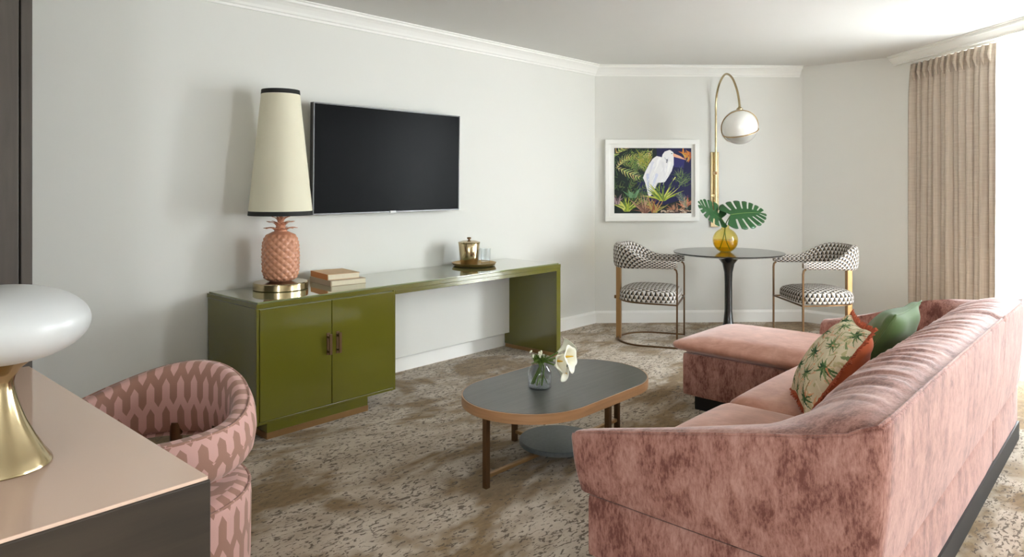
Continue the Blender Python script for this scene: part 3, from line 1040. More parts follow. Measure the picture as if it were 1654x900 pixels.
# ------------------------------------------------------------------ tray, ice bucket, tumblers
TX, TY, TZ = 3.935, 3.985, CH + .004
ty = thing('serving_tray', 'round brass tray under the ice bucket on the green console', 'tray', (TX, TY, TZ))
MB().lathe([(0, .004), (.13, .004), (.16, .012), (.172, .026), (.175, .026), (.166, .008), (.135, 0), (0, 0)], (TX, TY, TZ), 64).build('tray_dish', M['brass_matt'], ty, smooth=40)
BX, BY, BZ = TX - .055, TY + .0, TZ + .0045
ib = thing('ice_bucket', 'brass lidded ice bucket on the round tray', 'bucket', (BX, BY, BZ))
MB().lathe([(0, 0), (.064, 0), (.067, .004), (.084, .175), (.082, .178), (0, .178)], (BX, BY, BZ), 64).build('bucket_body', M['brass'], ib, smooth=40)
MB().lathe([(.085, .176), (.087, .180), (.085, .186), (.05, .197), (0, .199)], (BX, BY, BZ), 64).build('lid', M['brass'], ib, smooth=40)
MB().lathe([(.008, .197), (.008, .206), (.016, .210), (.016, .222), (0, .224)], (BX, BY, BZ), 32).build('lid_knob', M['bronze'], ib, smooth=40)
def tumbler(x, y, label):
    mb = MB()
    n = 32
    rings = []
    for (r, z, fl) in ((.001, 0, 0), (.033, 0, 0), (.035, .004, .10), (.038, .045, .10), (.041, .085, .0), (.042, .128, 0), (.0395, .128, 0), (.0375, .085, 0), (.034, .026, 0), (.001, .024, 0)):
        rings.append([(x + r * (1 - fl * (k % 4 == 0)) * math.cos(2 * PI * k / n), y + r * (1 - fl * (k % 4 == 0)) * math.sin(2 * PI * k / n), TZ + .0045 + z) for k in range(n)])
    mb.loft(rings, caps=False)
    return tag(mb.build('tumbler', M['clear'], None, smooth=14), label, 'glass', 'tumblers on the tray')
tumbler(TX + .086, TY - .040, 'clear cut-glass tumbler standing nearest on the brass tray')
tumbler(TX + .070, TY + .062, 'clear cut-glass tumbler partly hidden behind the front tumbler and bucket')

# ------------------------------------------------------------------ framed egret print and arc wall lamp on the angled wall
WA = Vector((5.86, 4.2, 0)); WB = Vector((7.35, 2.68, 0))
D2 = (WB - WA).normalized(); N2 = Vector((D2.y, -D2.x, 0))      # N2 into the room
R2 = Matrix(((D2.x, N2.x, 0, WA.x), (D2.y, N2.y, 0, WA.y), (0, 0, 1, 0), (0, 0, 0, 1)))
pf = thing('framed_picture', 'white framed picture of a white egret among tropical leaves on the wall', 'picture', tuple(R2 @ Vector((.57, 0, 1.44))))
def frame_box(s0, s1, z0, z1, w, y0, y1):
    mb = MB()
    mb.box(s0, s1, y0, y1, z0, z0 + w, R2); mb.box(s0, s1, y0, y1, z1 - w, z1, R2)
    mb.box(s0, s0 + w, y0, y1, z0 + w, z1 - w, R2); mb.box(s1 - w, s1, y0, y1, z0 + w, z1 - w, R2)
    return mb
frame_box(.10, 1.055, 1.028, 1.852, .045, .004, .045).build('frame', M['white_frame'], pf, bevel=.003)
MB().box(.13, 1.03, .006, .016, 1.05, 1.83, R2).build('mat_board', M['trim'], pf)
cv = egret_print()
mb = MB()
def prt(u, v):
    p = R2 @ Vector((.195 + .785 * u, .0185, 1.768 - .660 * v)); return p
mb.grid(prt, cv.w, cv.h, flip=True)
cols = np.concatenate([cv.a.reshape(-1, 3), np.ones((cv.w * cv.h, 1))], axis=1)
mb.build('print', M['print'], pf, fcol=cols)['label'] = 'egret print in greens, yellows and navy'

al = thing('wall_lamp', 'tall brass arc wall lamp with a white glass globe beside the picture', 'lamp', tuple(R2 @ Vector((1.22, 0, 1.3))))
MB().box(1.178, 1.262, 0, .022, .968, 1.728, R2).build('backplate', M['brass'], al, bevel=.003)
MB().box(1.192, 1.248, .022, .05, 1.27, 1.30, R2).build('bracket', M['brass'], al, bevel=.003)
arc = [(1.22, .055, 1.05), (1.22, .055, 1.5), (1.22, .055, 2.0), (1.22, .057, 2.2), (1.222, .085, 2.32), (1.225, .17, 2.42), (1.232, .31, 2.475), (1.24, .46, 2.42), (1.246, .57, 2.30), (1.25, .625, 2.18), (1.251, .64, 2.09)]
MB().tube([R2 @ p for p in spline(arc, 8)], .0105, 10).build('arm', M['brass'], al, smooth=60)
MB().box(1.21, 1.23, .02, .066, 1.50, 1.53, R2).build('clip', M['bronze'], al, bevel=.002)
GC = R2 @ Vector((1.25, .64, 1.932)); GR = .163
TL = Matrix.Rotation(math.radians(16), 3, RT) @ Matrix.Rotation(math.radians(-14), 3, FW)
def ball(r, a0, a1, n=20):
    return [(r * math.cos(a0 + (a1 - a0) * k / n), r * math.sin(a0 + (a1 - a0) * k / n)) for k in range(n + 1)]
MB().lathe([(GR * .97, -.055)] + ball(GR, -.28, PI / 2), GC, 64, cap=True, M=TL).build('globe', M['opal2'], al, smooth=60)['label'] = 'white opal glass globe'
MB().lathe(ball(GR, -PI / 2, -.28), GC, 64, cap=False, M=TL).build('globe_lens', M['globe_lens'], al, smooth=60)['label'] = 'clear pale lower part of the globe'
def ring(c, r, mtx, w, n=64):
    return [c + mtx @ Vector((r * math.cos(2 * PI * k / n), r * math.sin(2 * PI * k / n), 0)) for k in range(n)]
MB().tube([p + TL @ Vector((0, 0, -.047)) for p in ring(GC, GR * .985, TL, 0)], .0055, 8, closed=True).build('ring', M['brass_matt'], al, smooth=60)
T3 = TL @ Matrix.Rotation(math.radians(38), 3, 'X')
MB().tube([p for p in ring(GC, GR * 1.02, Matrix.Rotation(math.radians(12), 3, FW) @ Matrix.Rotation(math.radians(-62), 3, RT), 0)], .0045, 8, closed=True).build('ring', M['brass_matt'], al, smooth=60)
MB().lathe([(.028, 0), (.03, .012), (.012, .03), (.011, .05)], GC + Vector((0, 0, GR - .006)), 24).build('socket_cap', M['brass'], al, smooth=40)

# ------------------------------------------------------------------ round bistro table, vase and monstera
BTX, BTY, BTH = 6.10, 2.885, .785
bt = thing('round_table', 'round black pedestal table between the two patterned chairs', 'table', (BTX, BTY, 0))
MB().lathe([(0, BTH - .022), (.44, BTH - .022), (.487, BTH - .010), (.490, BTH - .004), (.487, BTH), (0, BTH)], (BTX, BTY, 0), 96).build('table_top', M['black'], bt, smooth=35)
MB().lathe([(.26, 0), (.265, .008), (.24, .018), (.14, .035), (.075, .07), (.044, .14), (.034, .25), (.033, .5), (.037, .60), (.055, .68), (.10, .735), (.17, .758), (.24, .764)], (BTX, BTY, 0), 64).build('pedestal', M['black'], bt, smooth=50)

AV = Vector((BTX - .02, BTY + .02, BTH))
av = thing('vase', 'round amber glass vase holding monstera leaves on the black pedestal table', 'vase', tuple(AV))
gp = [(0.0, .0), (.05, .0)] + [(.112 * math.cos(a), .106 + .112 * math.sin(a)) for a in np.linspace(-1.15, 1.20, 24)] + [(.034, .222), (.034, .236), (.038, .244)]
MB().lathe(gp, AV, 56, cap=False).build('vase_body', M['amber'], av, smooth=60)
wp = [(0.0, .006)] + [(.106 * math.cos(a), .106 + .106 * math.sin(a)) for a in np.linspace(-1.2, .05, 16)] + [(0, .112)]
MB().lathe(wp, AV, 48, cap=False).build('water', M['amber_water'], av, smooth=50)

def monstera(name, label, base, mid, side, length, width, stem_pts, nl=7, curl=.25, seed=1):
    """heart-shaped split leaf: base point, midrib direction, side direction"""
    r = random.Random(seed)
    mid = Vector(mid).normalized(); side = Vector(side); side = (side - mid * side.dot(mid)).normalized()
    nrm = mid.cross(side)
    t = thing(name, label, 'leaf', tuple(stem_pts[0]), 'monstera leaves in the amber vase')
    mb = MB()
    NT = nl * 8
    def pt(tt, s, sg):
        m = base + mid * (length * tt * .92) + nrm * (-.18 * length * tt * tt * curl * 3)
        ang = interp(tt, [0, .15, .45, .8, 1], [2.35, 1.85, 1.35, .95, .45])
        w = width * interp(tt, [0, .1, .3, .55, .8, 1.0], [.78, .95, 1.0, .86, .56, .26])
        d = mid * math.cos(ang) + side * (sg * math.sin(ang))
        d2 = d * s * w + mid * (.16 * w * s * s)
        return m + d2 - nrm * (curl * w * .55 * s * s)
    for sg in (-1, 1):
        idx = {}
        for i in range(NT + 1):
            for j in range(9):
                s = j / 8
                f = (i / NT * nl) % 1.0
                idx[i, j] = mb.vert(pt(i / NT, s * (1 - .10 * abs(2 * f - 1) ** 2), sg))
        for i in range(NT):
            slit = i % 8 in (0, 7) and 0 < i < NT - 1
            half = i % 8 in (0,)
            for j in range(8):
                if slit and j >= 3 and i > 4:
                    continue
                mb.face([idx[i, j], idx[i + 1, j], idx[i + 1, j + 1], idx[i, j + 1]])
    b = mb.build('blade', M['leaf'], t, smooth=60, solid=.0015, weld=True)
    rib = [base + mid * (length * .92 * k / 8) + nrm * (-.18 * length * (k / 8) ** 2 * curl * 3 + .002) for k in range(9)]
    MB().tube(rib, [.004 * (1 - k / 10) for k in range(9)], 6).build('midrib', M['stem'], b, smooth=60)
    MB().tube(spline(stem_pts, 8), .0045, 8).build('stem', M['stem'], t, smooth=60)
    return t
UPV = Vector((0, 0, 1)); TOC = -FW
nk = AV + Vector((0, 0, .24))
b1 = nk + RT * .04 + UPV * .10 + TOC * .03
monstera('monstera_leaf', 'large dark green monstera leaf facing the room in the amber vase', b1, RT * .95 + UPV * .14 + FW * .2, UPV * .70 + FW * .72, .34, .185,
         [AV + Vector((.03, -.03, .02)), AV + Vector((.01, -.0, .12)), nk, b1], 7, .22, 2)
b2 = nk - RT * .03 + UPV * .065 + FW * .02
monstera('monstera_leaf', 'smaller dark green monstera leaf reaching towards the framed picture', b2, -RT * .9 + UPV * .40 + TOC * .25, UPV * .50 + FW * .55 + RT * .25, .28, .14,
         [AV + Vector((-.05, .03, .03)), AV + Vector((-.02, .01, .13)), nk - Vector((.005, 0, 0)), b2], 6, .25, 5)

# ------------------------------------------------------------------ patterned dining chairs
def dining_chair():
    t = thing('dining_chair', '', 'chair', (0, 0, 0), 'patterned chairs at the pedestal table')
    hw, xf, xr = .30, .28, -.28
    U = [(xf, -hw)] + [(x, -hw) for x in (.2, .1, .0)]
    U += [(-.28 * math.sin(a), -hw * math.cos(a)) for a in np.linspace(.12, PI - .12, 26)]
    U += [(x, hw) for x in (.0, .1, .2)] + [(xf, hw)]
    MB().tube([(x, y, .007) for x, y in U], .006, flat=(.014, .014)).build('base_rail', M['bronze'], t, smooth=40)
    for s in (-1, 1):
        MB().tube([(xf - .006, s * hw, .0), (xf - .006, s * hw, .64), (xf - .012, s * hw, .668), (xf - .03, s * hw, .682)], .006, flat=(.014, .014)).build('leg', M['bronze'], t)
    MB().box(xr - .022, xr + .022, -.024, .024, 0, .70).build('rear_post', M['bronze_light'], t, bevel=.003)
    sf = [(xf - .006, -hw + .004), (xf - .006, hw - .004)] + [(.05, hw - .015)] + [(-.245 * math.sin(a) - .02, .27 * math.cos(a)) for a in np.linspace(.25, PI - .25, 18)] + [(.05, -hw + .015)]
    MB().tube([(x, y, .370) for x, y in sf], .006, 8, closed=True, flat=(.012, .012)).build('seat_frame', M['bronze'], t)
    MB().lathe([(0, -.02), (.016, -.02), (.016, .02), (0, .02)], (0, 0, 0), 20, M=Matrix.Translation((xr - .02, 0, .372)).to_3x3() @ Matrix.Rotation(PI / 2, 3, 'Y')).build('knob', M['bronze'], t).location = (xr - .02, 0, .372)
    # seat cushion
    def outline(a):
        c, s = math.cos(a), math.sin(a)
        e = .42 if c > 0 else .80
        x = math.copysign(abs(c) ** e, c) * (.270 if c > 0 else .255)
        y = math.copysign(abs(s) ** (.42 if c > 0 else .62), s) * .283
        return x, y
    mb = MB(); rings = []
    prof = [(0.0, .377), (.93, .377), (.99, .382), (1.0, .394), (1.0, .430), (.985, .450), (.93, .468), (.75, .488), (.5, .500), (.2, .505), (0.001, .506)]
    n = 72
    b0 = 0
    for k, z in prof:
        for i in range(n):
            x, y = outline(2 * PI * i / n); mb.vert((x * k, y * k, z))
    arc_u = [0.0]
    for i in range(n):
        p, q = outline(2 * PI * i / n), outline(2 * PI * (i + 1) / n)
        arc_u.append(arc_u[-1] + math.hypot(p[0] - q[0], p[1] - q[1]))
    for j in range(len(prof) - 1):
        for i in range(n):
            i2 = (i + 1) % n
            q = [j * n + i, j * n + i2, (j + 1) * n + i2, (j + 1) * n + i]
            if 1 <= j <= 5:
                ua = [arc_u[i], arc_u[i + 1]]
                uv = [(ua[0], prof[j][1] * 1.0), (ua[1], prof[j][1]), (ua[1], prof[j + 1][1]), (ua[0], prof[j + 1][1])]
            else:
                uv = [(mb.v[k][1], mb.v[k][0]) for k in q]
            mb.face(q, uv)
    mb.build('seat', M['geo'], t, smooth=50)
    # arm and back band
    path = [(.275, -hw)] + [(x, -hw) for x in (.22, .16, .1, .05, 0)]
    path += [(-.285 * math.sin(a), -hw * math.cos(a)) for a in np.linspace(.1, PI - .1, 34)]
    path += [(x, hw) for x in (0, .05, .1, .16, .22)] + [(.275, hw)]
    P = [Vector((x, y, 0)) for x, y in path]
    rings = []
    m = 20
    for i, p in enumerate(P):
        tg = (P[min(i + 1, len(P) - 1)] - P[max(i - 1, 0)]).normalized()
        nrm = Vector((tg.y, -tg.x, 0))
        k = sstep(.06, -.24, p.x)
        zb = .678 - .018 * k
        zt = .748 + .122 * k
        th = .050 + .030 * k
        if i in (0, len(P) - 1):
            zb, zt, th = zb + .012, zt - .012, th * .7
        c = p + Vector((0, 0, (zb + zt) / 2))
        ring_ = []
        for q in range(m):
            a = 2 * PI * q / m
            ca, sa = math.cos(a), math.sin(a)
            ring_.append(c + nrm * (math.copysign(abs(ca) ** .6, ca) * th / 2) + Vector((0, 0, math.copysign(abs(sa) ** .6, sa) * (zt - zb) / 2)))
        rings.append(ring_)
    mb = MB(); mb.loft(rings)
    mb.build('backrest', M['geo'], t, smooth=60)
    return t
ch1 = dining_chair()
ch2 = copy_tree(ch1)
ch1['label'] = 'patterned brass-framed armchair under the framed picture, between the console and pedestal table'
ch2['label'] = 'patterned brass-framed armchair on the curtain side of the pedestal table'
ch1.location = (5.56, 3.38, 0); ch1.rotation_euler = (0, 0, math.radians(-67))
ch2.location = (6.482, 2.225, 0); ch2.rotation_euler = (0, 0, math.radians(135))

# ------------------------------------------------------------------ coffee table
KX0, KX1, KY, KR, KZ = 2.305, 3.435, 2.285, .335, .375
kt = thing('coffee_table', 'oval dark wood coffee table with bronze edge and slim legs on the carpet', 'table', ((KX0 + KX1) / 2, KY, 0))
def stadium(x0, x1, r, n=32):
    P = []
    for k in range(n + 1):
        a = -PI / 2 + PI * k / n; P.append((x1 - r + r * math.cos(a), KY + r * math.sin(a)))
    for k in range(n + 1):
        a = PI / 2 + PI * k / n; P.append((x0 + r + r * math.cos(a), KY + r * math.sin(a)))
    return P
MB().prism(stadium(KX0 + .006, KX1 - .006, KR - .006), KZ - .03, KZ).build('table_top', M['table_top'], kt, smooth=30, bevel=.002)
eo, ei = stadium(KX0, KX1, KR), stadium(KX0 + .006, KX1 - .006, KR - .006)
mb = MB(); mb.loft([[(a[0], a[1], KZ - .047), (a[0], a[1], KZ - .0008), (b[0], b[1], KZ - .0008), (b[0], b[1], KZ - .047)] for a, b in zip(eo + eo[:1], ei + ei[:1])], caps=False)
mb.build('edge_band', M['table_edge'], kt, smooth=30)
KC = (KX0 + KX1) / 2
for (x, y) in ((KX0 + .03, KY), (KX1 - .03, KY), (KC, KY - KR + .028), (KC, KY + KR - .028)):
    MB().box(x - .013, x + .013, y - .013, y + .013, 0, KZ - .03).build('leg', M['bronze'], kt, bevel=.002)
MB().box(KX0 + .04, KX1 - .04, KY - .010, KY + .010, .045, .062).build('stretcher', M['bronze_light'], kt, bevel=.002)
MB().box(KC - .010, KC + .010, KY - KR + .04, KY + KR - .04, .045, .062).build('stretcher', M['bronze_light'], kt, bevel=.002)
MB().lathe([(0, .063), (.20, .063), (.205, .068), (.205, .084), (.20, .088), (0, .088)], (KC, KY, 0), 64).build('shelf', M['shelf_stone'], kt, smooth=35)['label'] = 'round dark grey lower shelf'

# vase with lilies
CV = Vector((2.735, 2.30, KZ))
cvz = thing('vase', 'small smoky clear glass vase of lilies on the coffee table', 'vase', tuple(CV))
MB().lathe([(0, 0), (.052, 0), (.058, .006), (.060, .05), (.059, .080), (.052, .100), (.042, .112), (.040, .120), (.043, .127)], CV, 48, cap=False).build('vase_body', M['smoke'], cvz, smooth=50)
MB().lathe([(0, .006), (.052, .008), (.055, .016), (.055, .032), (0, .034)], CV, 40, cap=False).build('water', M['water'], cvz, smooth=40)
LQ = CV + Vector((0, 0, .125))
def calla(label, head, axis, size, stem, roll=0.0):
    t = thing('calla_lily', label, 'flower', tuple(stem[0]), 'calla lilies in the clear vase')
    ax = Vector(axis).normalized(); s = ax.orthogonal().normalized()
    s = Matrix.Rotation(roll, 3, ax) @ s; w = ax.cross(s)
    def fn(u, v):
        a = 2 * PI * u
        flare = .16 + .75 * v ** 1.6
        tip = 1.0 + .55 * max(0, math.cos(a)) ** 3 * v ** 2
        wav = 1 + .10 * math.sin(5 * a) * v * v
        r = size * .55 * flare * tip * wav
        z = size * (1.15 * v - .35 * v ** 4 * (1 - .6 * max(0, math.cos(a)) ** 2))
        return Vector(head) + ax * z + (s * math.cos(a) + w * math.sin(a)) * r
    mb = MB(); mb.grid(fn, 36, 14, wrap_u=True)
    mb.build('spathe', M['lily'], t, smooth=60, solid=.0012)
    h = Vector(head)
    MB().tube([h + ax * size * .15, h + ax * size * .6, h + ax * size * .95], [.004, .005, .002], 8).build('spadix', M['spadix'], t, smooth=60)
    MB().tube(spline(stem + [h + ax * size * .06], 6), .0042, 8).build('stem', M['stem'], t, smooth=60)
    return t
calla('large cream calla lily opening towards the sofa above the clear vase', LQ + RT * .085 + UPV * .030 + TOC * .01, RT * .75 + UPV * .20 + TOC * .60, .108, [CV + Vector((-.03, .02, .02)), CV + Vector((0, .0, .09)), LQ + RT * .005])
calla('cream calla lily drooping towards the coffee table top', LQ + RT * .075 - UPV * .002 + TOC * .03, RT * .78 - UPV * .50 + TOC * .40, .080, [CV + Vector((-.035, -.01, .02)), CV + Vector((0, -.01, .1)), LQ + RT * .01 + UPV * .008], 1.2)
calla('cream calla lily standing highest behind the other blooms', LQ + RT * .095 + UPV * .045 + FW * .03, RT * .72 + UPV * .55 + FW * .1, .085, [CV + Vector((-.03, .03, .02)), CV + Vector((.01, .01, .1)), LQ + RT * .02 + UPV * .012], 2.2)
calla('cream calla lily turned to the viewer between the larger blooms', LQ + RT * .070 + UPV * .022 + TOC * .045, RT * .55 + UPV * .15 + TOC * .8, .072, [CV + Vector((-.02, -.03, .02)), CV + Vector((.01, -.02, .1)), LQ + RT * .015 + UPV * .008], .6)
lt = thing('leaf_sprig', 'green leafy sprig with tiny white buds in the clear vase', 'foliage', tuple(LQ))
lr = random.Random(9)
sl = MB()
sl.grid(lambda u, v: ((u - .5) * 2 * .008 * math.sin(PI * (.08 + .92 * v)) ** .8, .055 * v, .012 * math.sin(PI * v)), 2, 6)
base_leaf = None
for k in range(30):
    a = lr.uniform(0, 6.28)
    if base_leaf is None:
        base_leaf = sl.build('leaf', M['stem'], lt, smooth=60); o = base_leaf
        ORG[o.name] = Vector(); 
        me = o.data
        for v_ in me.vertices:
            v_.co = v_.co + ORG[lt.name]
    else:
        o = base_leaf.copy(); COL.objects.link(o)
    o.rotation_euler = (lr.uniform(.1, .9), lr.uniform(-.3, .3), a)
    o.location = (RT * lr.uniform(-.03, .02)) + Vector((0, 0, lr.uniform(-.005, .015)))
    k_ = lr.uniform(.8, 1.35); o.scale = (k_, k_, k_)
bd = None
for k in range(9):
    p = RT * lr.uniform(-.05, .035) + UPV * lr.uniform(.028, .05) + FW * lr.uniform(-.03, .03)
    if bd is None:
        bd = MB().lathe([(.001, -.002), (.004, .002), (.0055, .008), (.004, .014), (.001, .017)], tuple(LQ), 10, cap=False).build('bud', M['lily'], lt, smooth=60); o = bd
    else:
        o = bd.copy(); COL.objects.link(o)
    o.location = p
    o.rotation_euler = (lr.uniform(-.5, .5), lr.uniform(-.5, .5), 0)
mb = MB()
for k in range(6):
    p = LQ + RT * lr.uniform(-.045, .03) + UPV * .035 + FW * lr.uniform(-.03, .03)
    mb.tube(spline([CV + Vector((lr.uniform(-.03, .03), lr.uniform(-.03, .03), .02)), LQ + RT * lr.uniform(-.01, .01), p], 5), .002, 6)
mb.build('stem', M['stem'], lt, smooth=60)

# ------------------------------------------------------------------ sofa
sf = thing('sofa', 'pink velvet sectional sofa with chaise and low sloping arms on the carpet', 'sofa', (3.4, 1.0, 0))
SX0, SX1, SYB = 2.00, 4.80, .555
CHX = 3.985
mb = MB()
mb.box(SX0 + .06, SX1 - .03, SYB + .004, 1.38, 0, .095); mb.box(CHX + .05, 4.66, 1.38, 2.13, 0, .095)
mb.build('plinth', M['black_matt'], sf)
# base bands
MB().rounded_box((SX0 + .034, SYB + .010, .085), (CHX, 1.492, .306), .014, 6).build('base', M['velvet'], sf, smooth=60)
MB().rounded_box((CHX + .003, 1.0, .085), (4.715, 2.195, .355), .022, 6).build('chaise_base', M['velvet'], sf, smooth=60)
MB().rounded_box((CHX + .003, SYB + .010, .085), (SX1 - .02, 1.55, .306), .014, 6).build('base', M['velvet'], sf, smooth=60)

wr = random.Random(21)
def wrap_ring(ob, ot, zt, it, zit, ib, zr):
    """cross-section from the outer bottom up over the top and down the inside.  ob, ot: outer bottom/top (x, y); it, ib: inner"""
    ob, ot, it, ib = Vector(ob), Vector(ot), Vector(it), Vector(ib)
    P = []
    for k in range(9):
        t = k / 8
        q = ob.lerp(ot, t)
        bul = .010 * math.sin(PI * t)
        o = (ob - ib).normalized() * bul
        P.append((q.x + o.x, q.y + o.y, .314 + (zt - .018 - .314) * t))
    top = []
    e = ot.lerp(it, .10)
    P.append((ot.x, ot.y, zt - .008))
    P.append((ot.lerp(it, .03).x, ot.lerp(it, .03).y, zt - .001))
    P.append((e.x, e.y, zt - .004))
    for k in range(1, 9):
        t = .10 + .90 * k / 8
        q = ot.lerp(it, t)
        z = zt + (zit - zt) * t ** 1.6 + zr * math.sin(PI * min(1, t * 1.0)) * .9
        P.append((q.x, q.y, z))
    for k in range(1, 9):
        t = k / 8
        q = it.lerp(ib, t ** .8)
        P.append((q.x, q.y, zit + (.33 - zit) * t))
    return P
def lerp_station(pts, t):
    xs = [p[0] for p in pts]
    return [tuple(interp(t, xs, [p[1][j] for p in pts]) for j in range(2)) if False else None]
ARM_Y = [1.53, 1.33, 1.10, .90, .72, .56]
ARM_Z = [.525, .569, .619, .664, .700, .742]
def arm_z(y):
    return interp(-y, [-v for v in ARM_Y], ARM_Z)
ZB = .778          # outer back seam height
rings = []
for k in range(25):
    t = k / 24
    y = 1.53 - (1.53 - .60) * t
    yi = 1.53 - (1.53 - .90) * t
    z = arm_z(y)
    xi = 2.13 + .045 * sstep(.4, 1, t)
    zi = arm_z(yi) - .014 - .012 * (1 - t)
    st = wrap_ring((SX0 + .022, y - .02 * (1 - t)), (SX0 - .008, y), z, (xi, yi), zi, (xi + .06 + .10 * sstep(.6, 1, t), yi + .06 * sstep(.6, 1, t)), .004)
    if k == 0:
        c = sum((Vector(p) for p in st), Vector()) / len(st)
        f0 = [tuple(c.lerp(Vector(p), .90) + Vector((0, .004, 0))) for p in st]
        f1 = [tuple(c.lerp(Vector(p), .97) + Vector((0, .002, 0))) for p in st]
        rings += [f0, [(p[0], p[1] - .004, p[2]) for p in f1]]
        st = [(p[0], p[1] - .018, p[2]) for p in st]
    rings.append(st)
CORNER = (SX0 - .008, .56)
# last arm station: the diagonal at the corner
diag = lambda: wrap_ring((SX0 + .022, SYB + .0), (SX0 + .002, SYB - .028), ZB - .012, (2.245, .835), .674, (2.42, 1.03), .012)
rings.append(wrap_ring((SX0 + .02, .575), (SX0 - .006, .565), .752, (2.195, .868), .661, (2.37, 1.0), .008))
rings.append(diag())
mb = MB(); mb.loft(rings, closed=False)
mb.face([r for r in range(len(rings[0]))])
arm_o = mb.build('arm', M['velvet'], sf, smooth=70)
# back from the near corner to the chaise seam
def back_part(name, x0, x1, first=None, n=60, seam_pull=True, last=None):
    rs = [first] if first else []
    for k in range(n + 1):
        t = k / n
        x = x0 + (x1 - x0) * t
        edge = min(t, 1 - t) * (x1 - x0)
        pul = .018 * (1 - sstep(0, .05, (1 - t) * (x1 - x0))) + (.018 * (1 - sstep(0, .05, t * (x1 - x0))) if not first else 0)
        ease = sstep(.05, .75, x - SX0) if first else 1.0
        wv = (.006 * math.sin(x * 58 + 1.7 * math.sin(x * 9)) + .004 * math.sin(x * 97 + 2.1 * math.sin(x * 13)) + .003 * wr.uniform(-1, 1))
        yi = .785 + .03 * (1 - ease); zi = ZB - .035 - .066 * (1 - ease)
        xi = x if not first else x + .22 * (1 - t) ** 3
        st = wrap_ring((x, SYB), (x, SYB - .035), ZB - pul * .6 - .006 * (1 - ease), (xi, yi), zi - pul, (xi + (.10 * (1 - t) ** 4 if first else 0), 1.04), .026)
        st = [(p[0], p[1] - (wv * .0), p[2] + (wv * .7 * math.sin(PI * min(1, max(0, (p[1] - .54) / .42))) if p[2] > .55 and p[1] > .54 else 0)) for p in st]
        rs.append(st)
    if last:
        rs += last
    mb = MB(); mb.loft(rs, closed=False)
    return mb, rs
mb, rsb = back_part('backrest', 2.10, CHX - .002, first=diag(), n=120)
back_o = mb.build('backrest', M['velvet'], sf, smooth=70)
# far section: back, rounded corner and far arm
far = []
far.append(wrap_ring((SX1 - .04, SYB + .005), (SX1 - .03, SYB - .02), ZB - .01, (4.635, .82), ZB - .055, (4.60, 1.03), .02))
far.append(wrap_ring((SX1 - .012, SYB + .03), (SX1, SYB + .03), ZB - .03, (4.675, .88), ZB - .085, (4.63, 1.035), .014))
for k in range(25):
    t = k / 24
    y = .64 + (1.585 - .64) * t
    yi = 1.0 + (1.585 - 1.0) * t
    z = arm_z(y - .04) - .006 * sstep(0, .2, t)
    far.append(wrap_ring((SX1 - .015, y), (SX1 + .002, y), z, (4.70, yi), z - .012, (4.65, yi), .014))
c = sum((Vector(p) for p in far[-1]), Vector()) / len(far[-1])
far.append([tuple(c.lerp(Vector(p), .93) + Vector((0, .012, 0))) for p in far[-1]])
mb, rsf = back_part('backrest', CHX + .002, 4.58, n=40)
mb.build('backrest', M['velvet'], sf, smooth=70)
mb = MB(); mb.loft([rsf[-1]] + far, closed=False)
mb.face([mb_i for mb_i in range(len(mb.v) - len(far[0]), len(mb.v))])
mb.build('arm', M['velvet'], sf, smooth=70)
def blend_normals(objs):
    acc = {}
    for o in objs:
        for v in o.data.vertices:
            key = tuple(round(c, 4) for c in v.co)
            acc[key] = acc.get(key, Vector()) + v.normal
    for o in objs:
        o.data.normals_split_custom_set_from_vertices([acc[tuple(round(c, 4) for c in v.co)].normalized() for v in o.data.vertices])
blend_normals([arm_o, back_o])
# piping along the outer seams
pp = [Vector(r[10]) + Vector((0, 0, .002)) for r in rings[2:]] + [Vector(r[10]) + Vector((0, 0, .002)) for r in rsb]
MB().tube([tuple(p) for p in pp], .0045, 6).build('piping', M['velvet'], sf, smooth=60)
pp = [Vector(r[10]) + Vector((0, 0, .002)) for r in rsf + far[:-1]]
MB().tube([tuple(p) for p in pp], .0045, 6).build('piping', M['velvet'], sf, smooth=60)
# cushions
MB().rounded_box((2.19, .95, .30), (2.982, 1.435, .442), .055, 14, (.006, .008, .028)).build('seat_cushion', M['velvet_seat'], sf, smooth=70)
MB().rounded_box((2.992, .95, .30), (3.965, 1.435, .442), .055, 14, (.006, .008, .028)).build('seat_cushion', M['velvet_seat'], sf, smooth=70)
def pinch(p):
    # thin, lipped edges of the loose chaise pad
    cx, cy = 4.335, 1.60
    ex = max(abs(p.x - cx) / .365, abs(p.y - cy) / .655)
    k = sstep(.72, 1.0, ex)
    z = .395 + (p.z - .395) * (1 - .45 * k)
    return Vector((p.x + (p.x - cx) * .02 * k, p.y + (p.y - cy) * .02 * k, z))
MB().rounded_box((3.965, .95, .345), (4.695, 2.245, .445), .045, 18, (.004, .006, .032), pinch).build('chaise_cushion', M['velvet_seat'], sf, smooth=70)

# ------------------------------------------------------------------ cushions on the sofa
def pillow_fn(P0, u, v, nrm, T, side, pin=.07, n=2.2, seed=0):
    def fn(a, b):
        s, t = 2 * a - 1, 2 * b - 1
        k = max(0, (1 - abs(s) ** n) * (1 - abs(t) ** n)) ** .55
        ss = s * (1 - pin * (1 - t * t) * abs(s)); tt = t * (1 - pin * (1 - s * s) * abs(t))
        w = .006 * math.sin(5 * s + 3 * t + seed) * k + .008 * math.sin(11 * t + 6 * s * s + seed) * (1 - k) * (k > .02)
        return P0 + u * (ss * .5 + .5) + v * (tt * .5 + .5) + nrm * side * (T * k + w)
    return fn
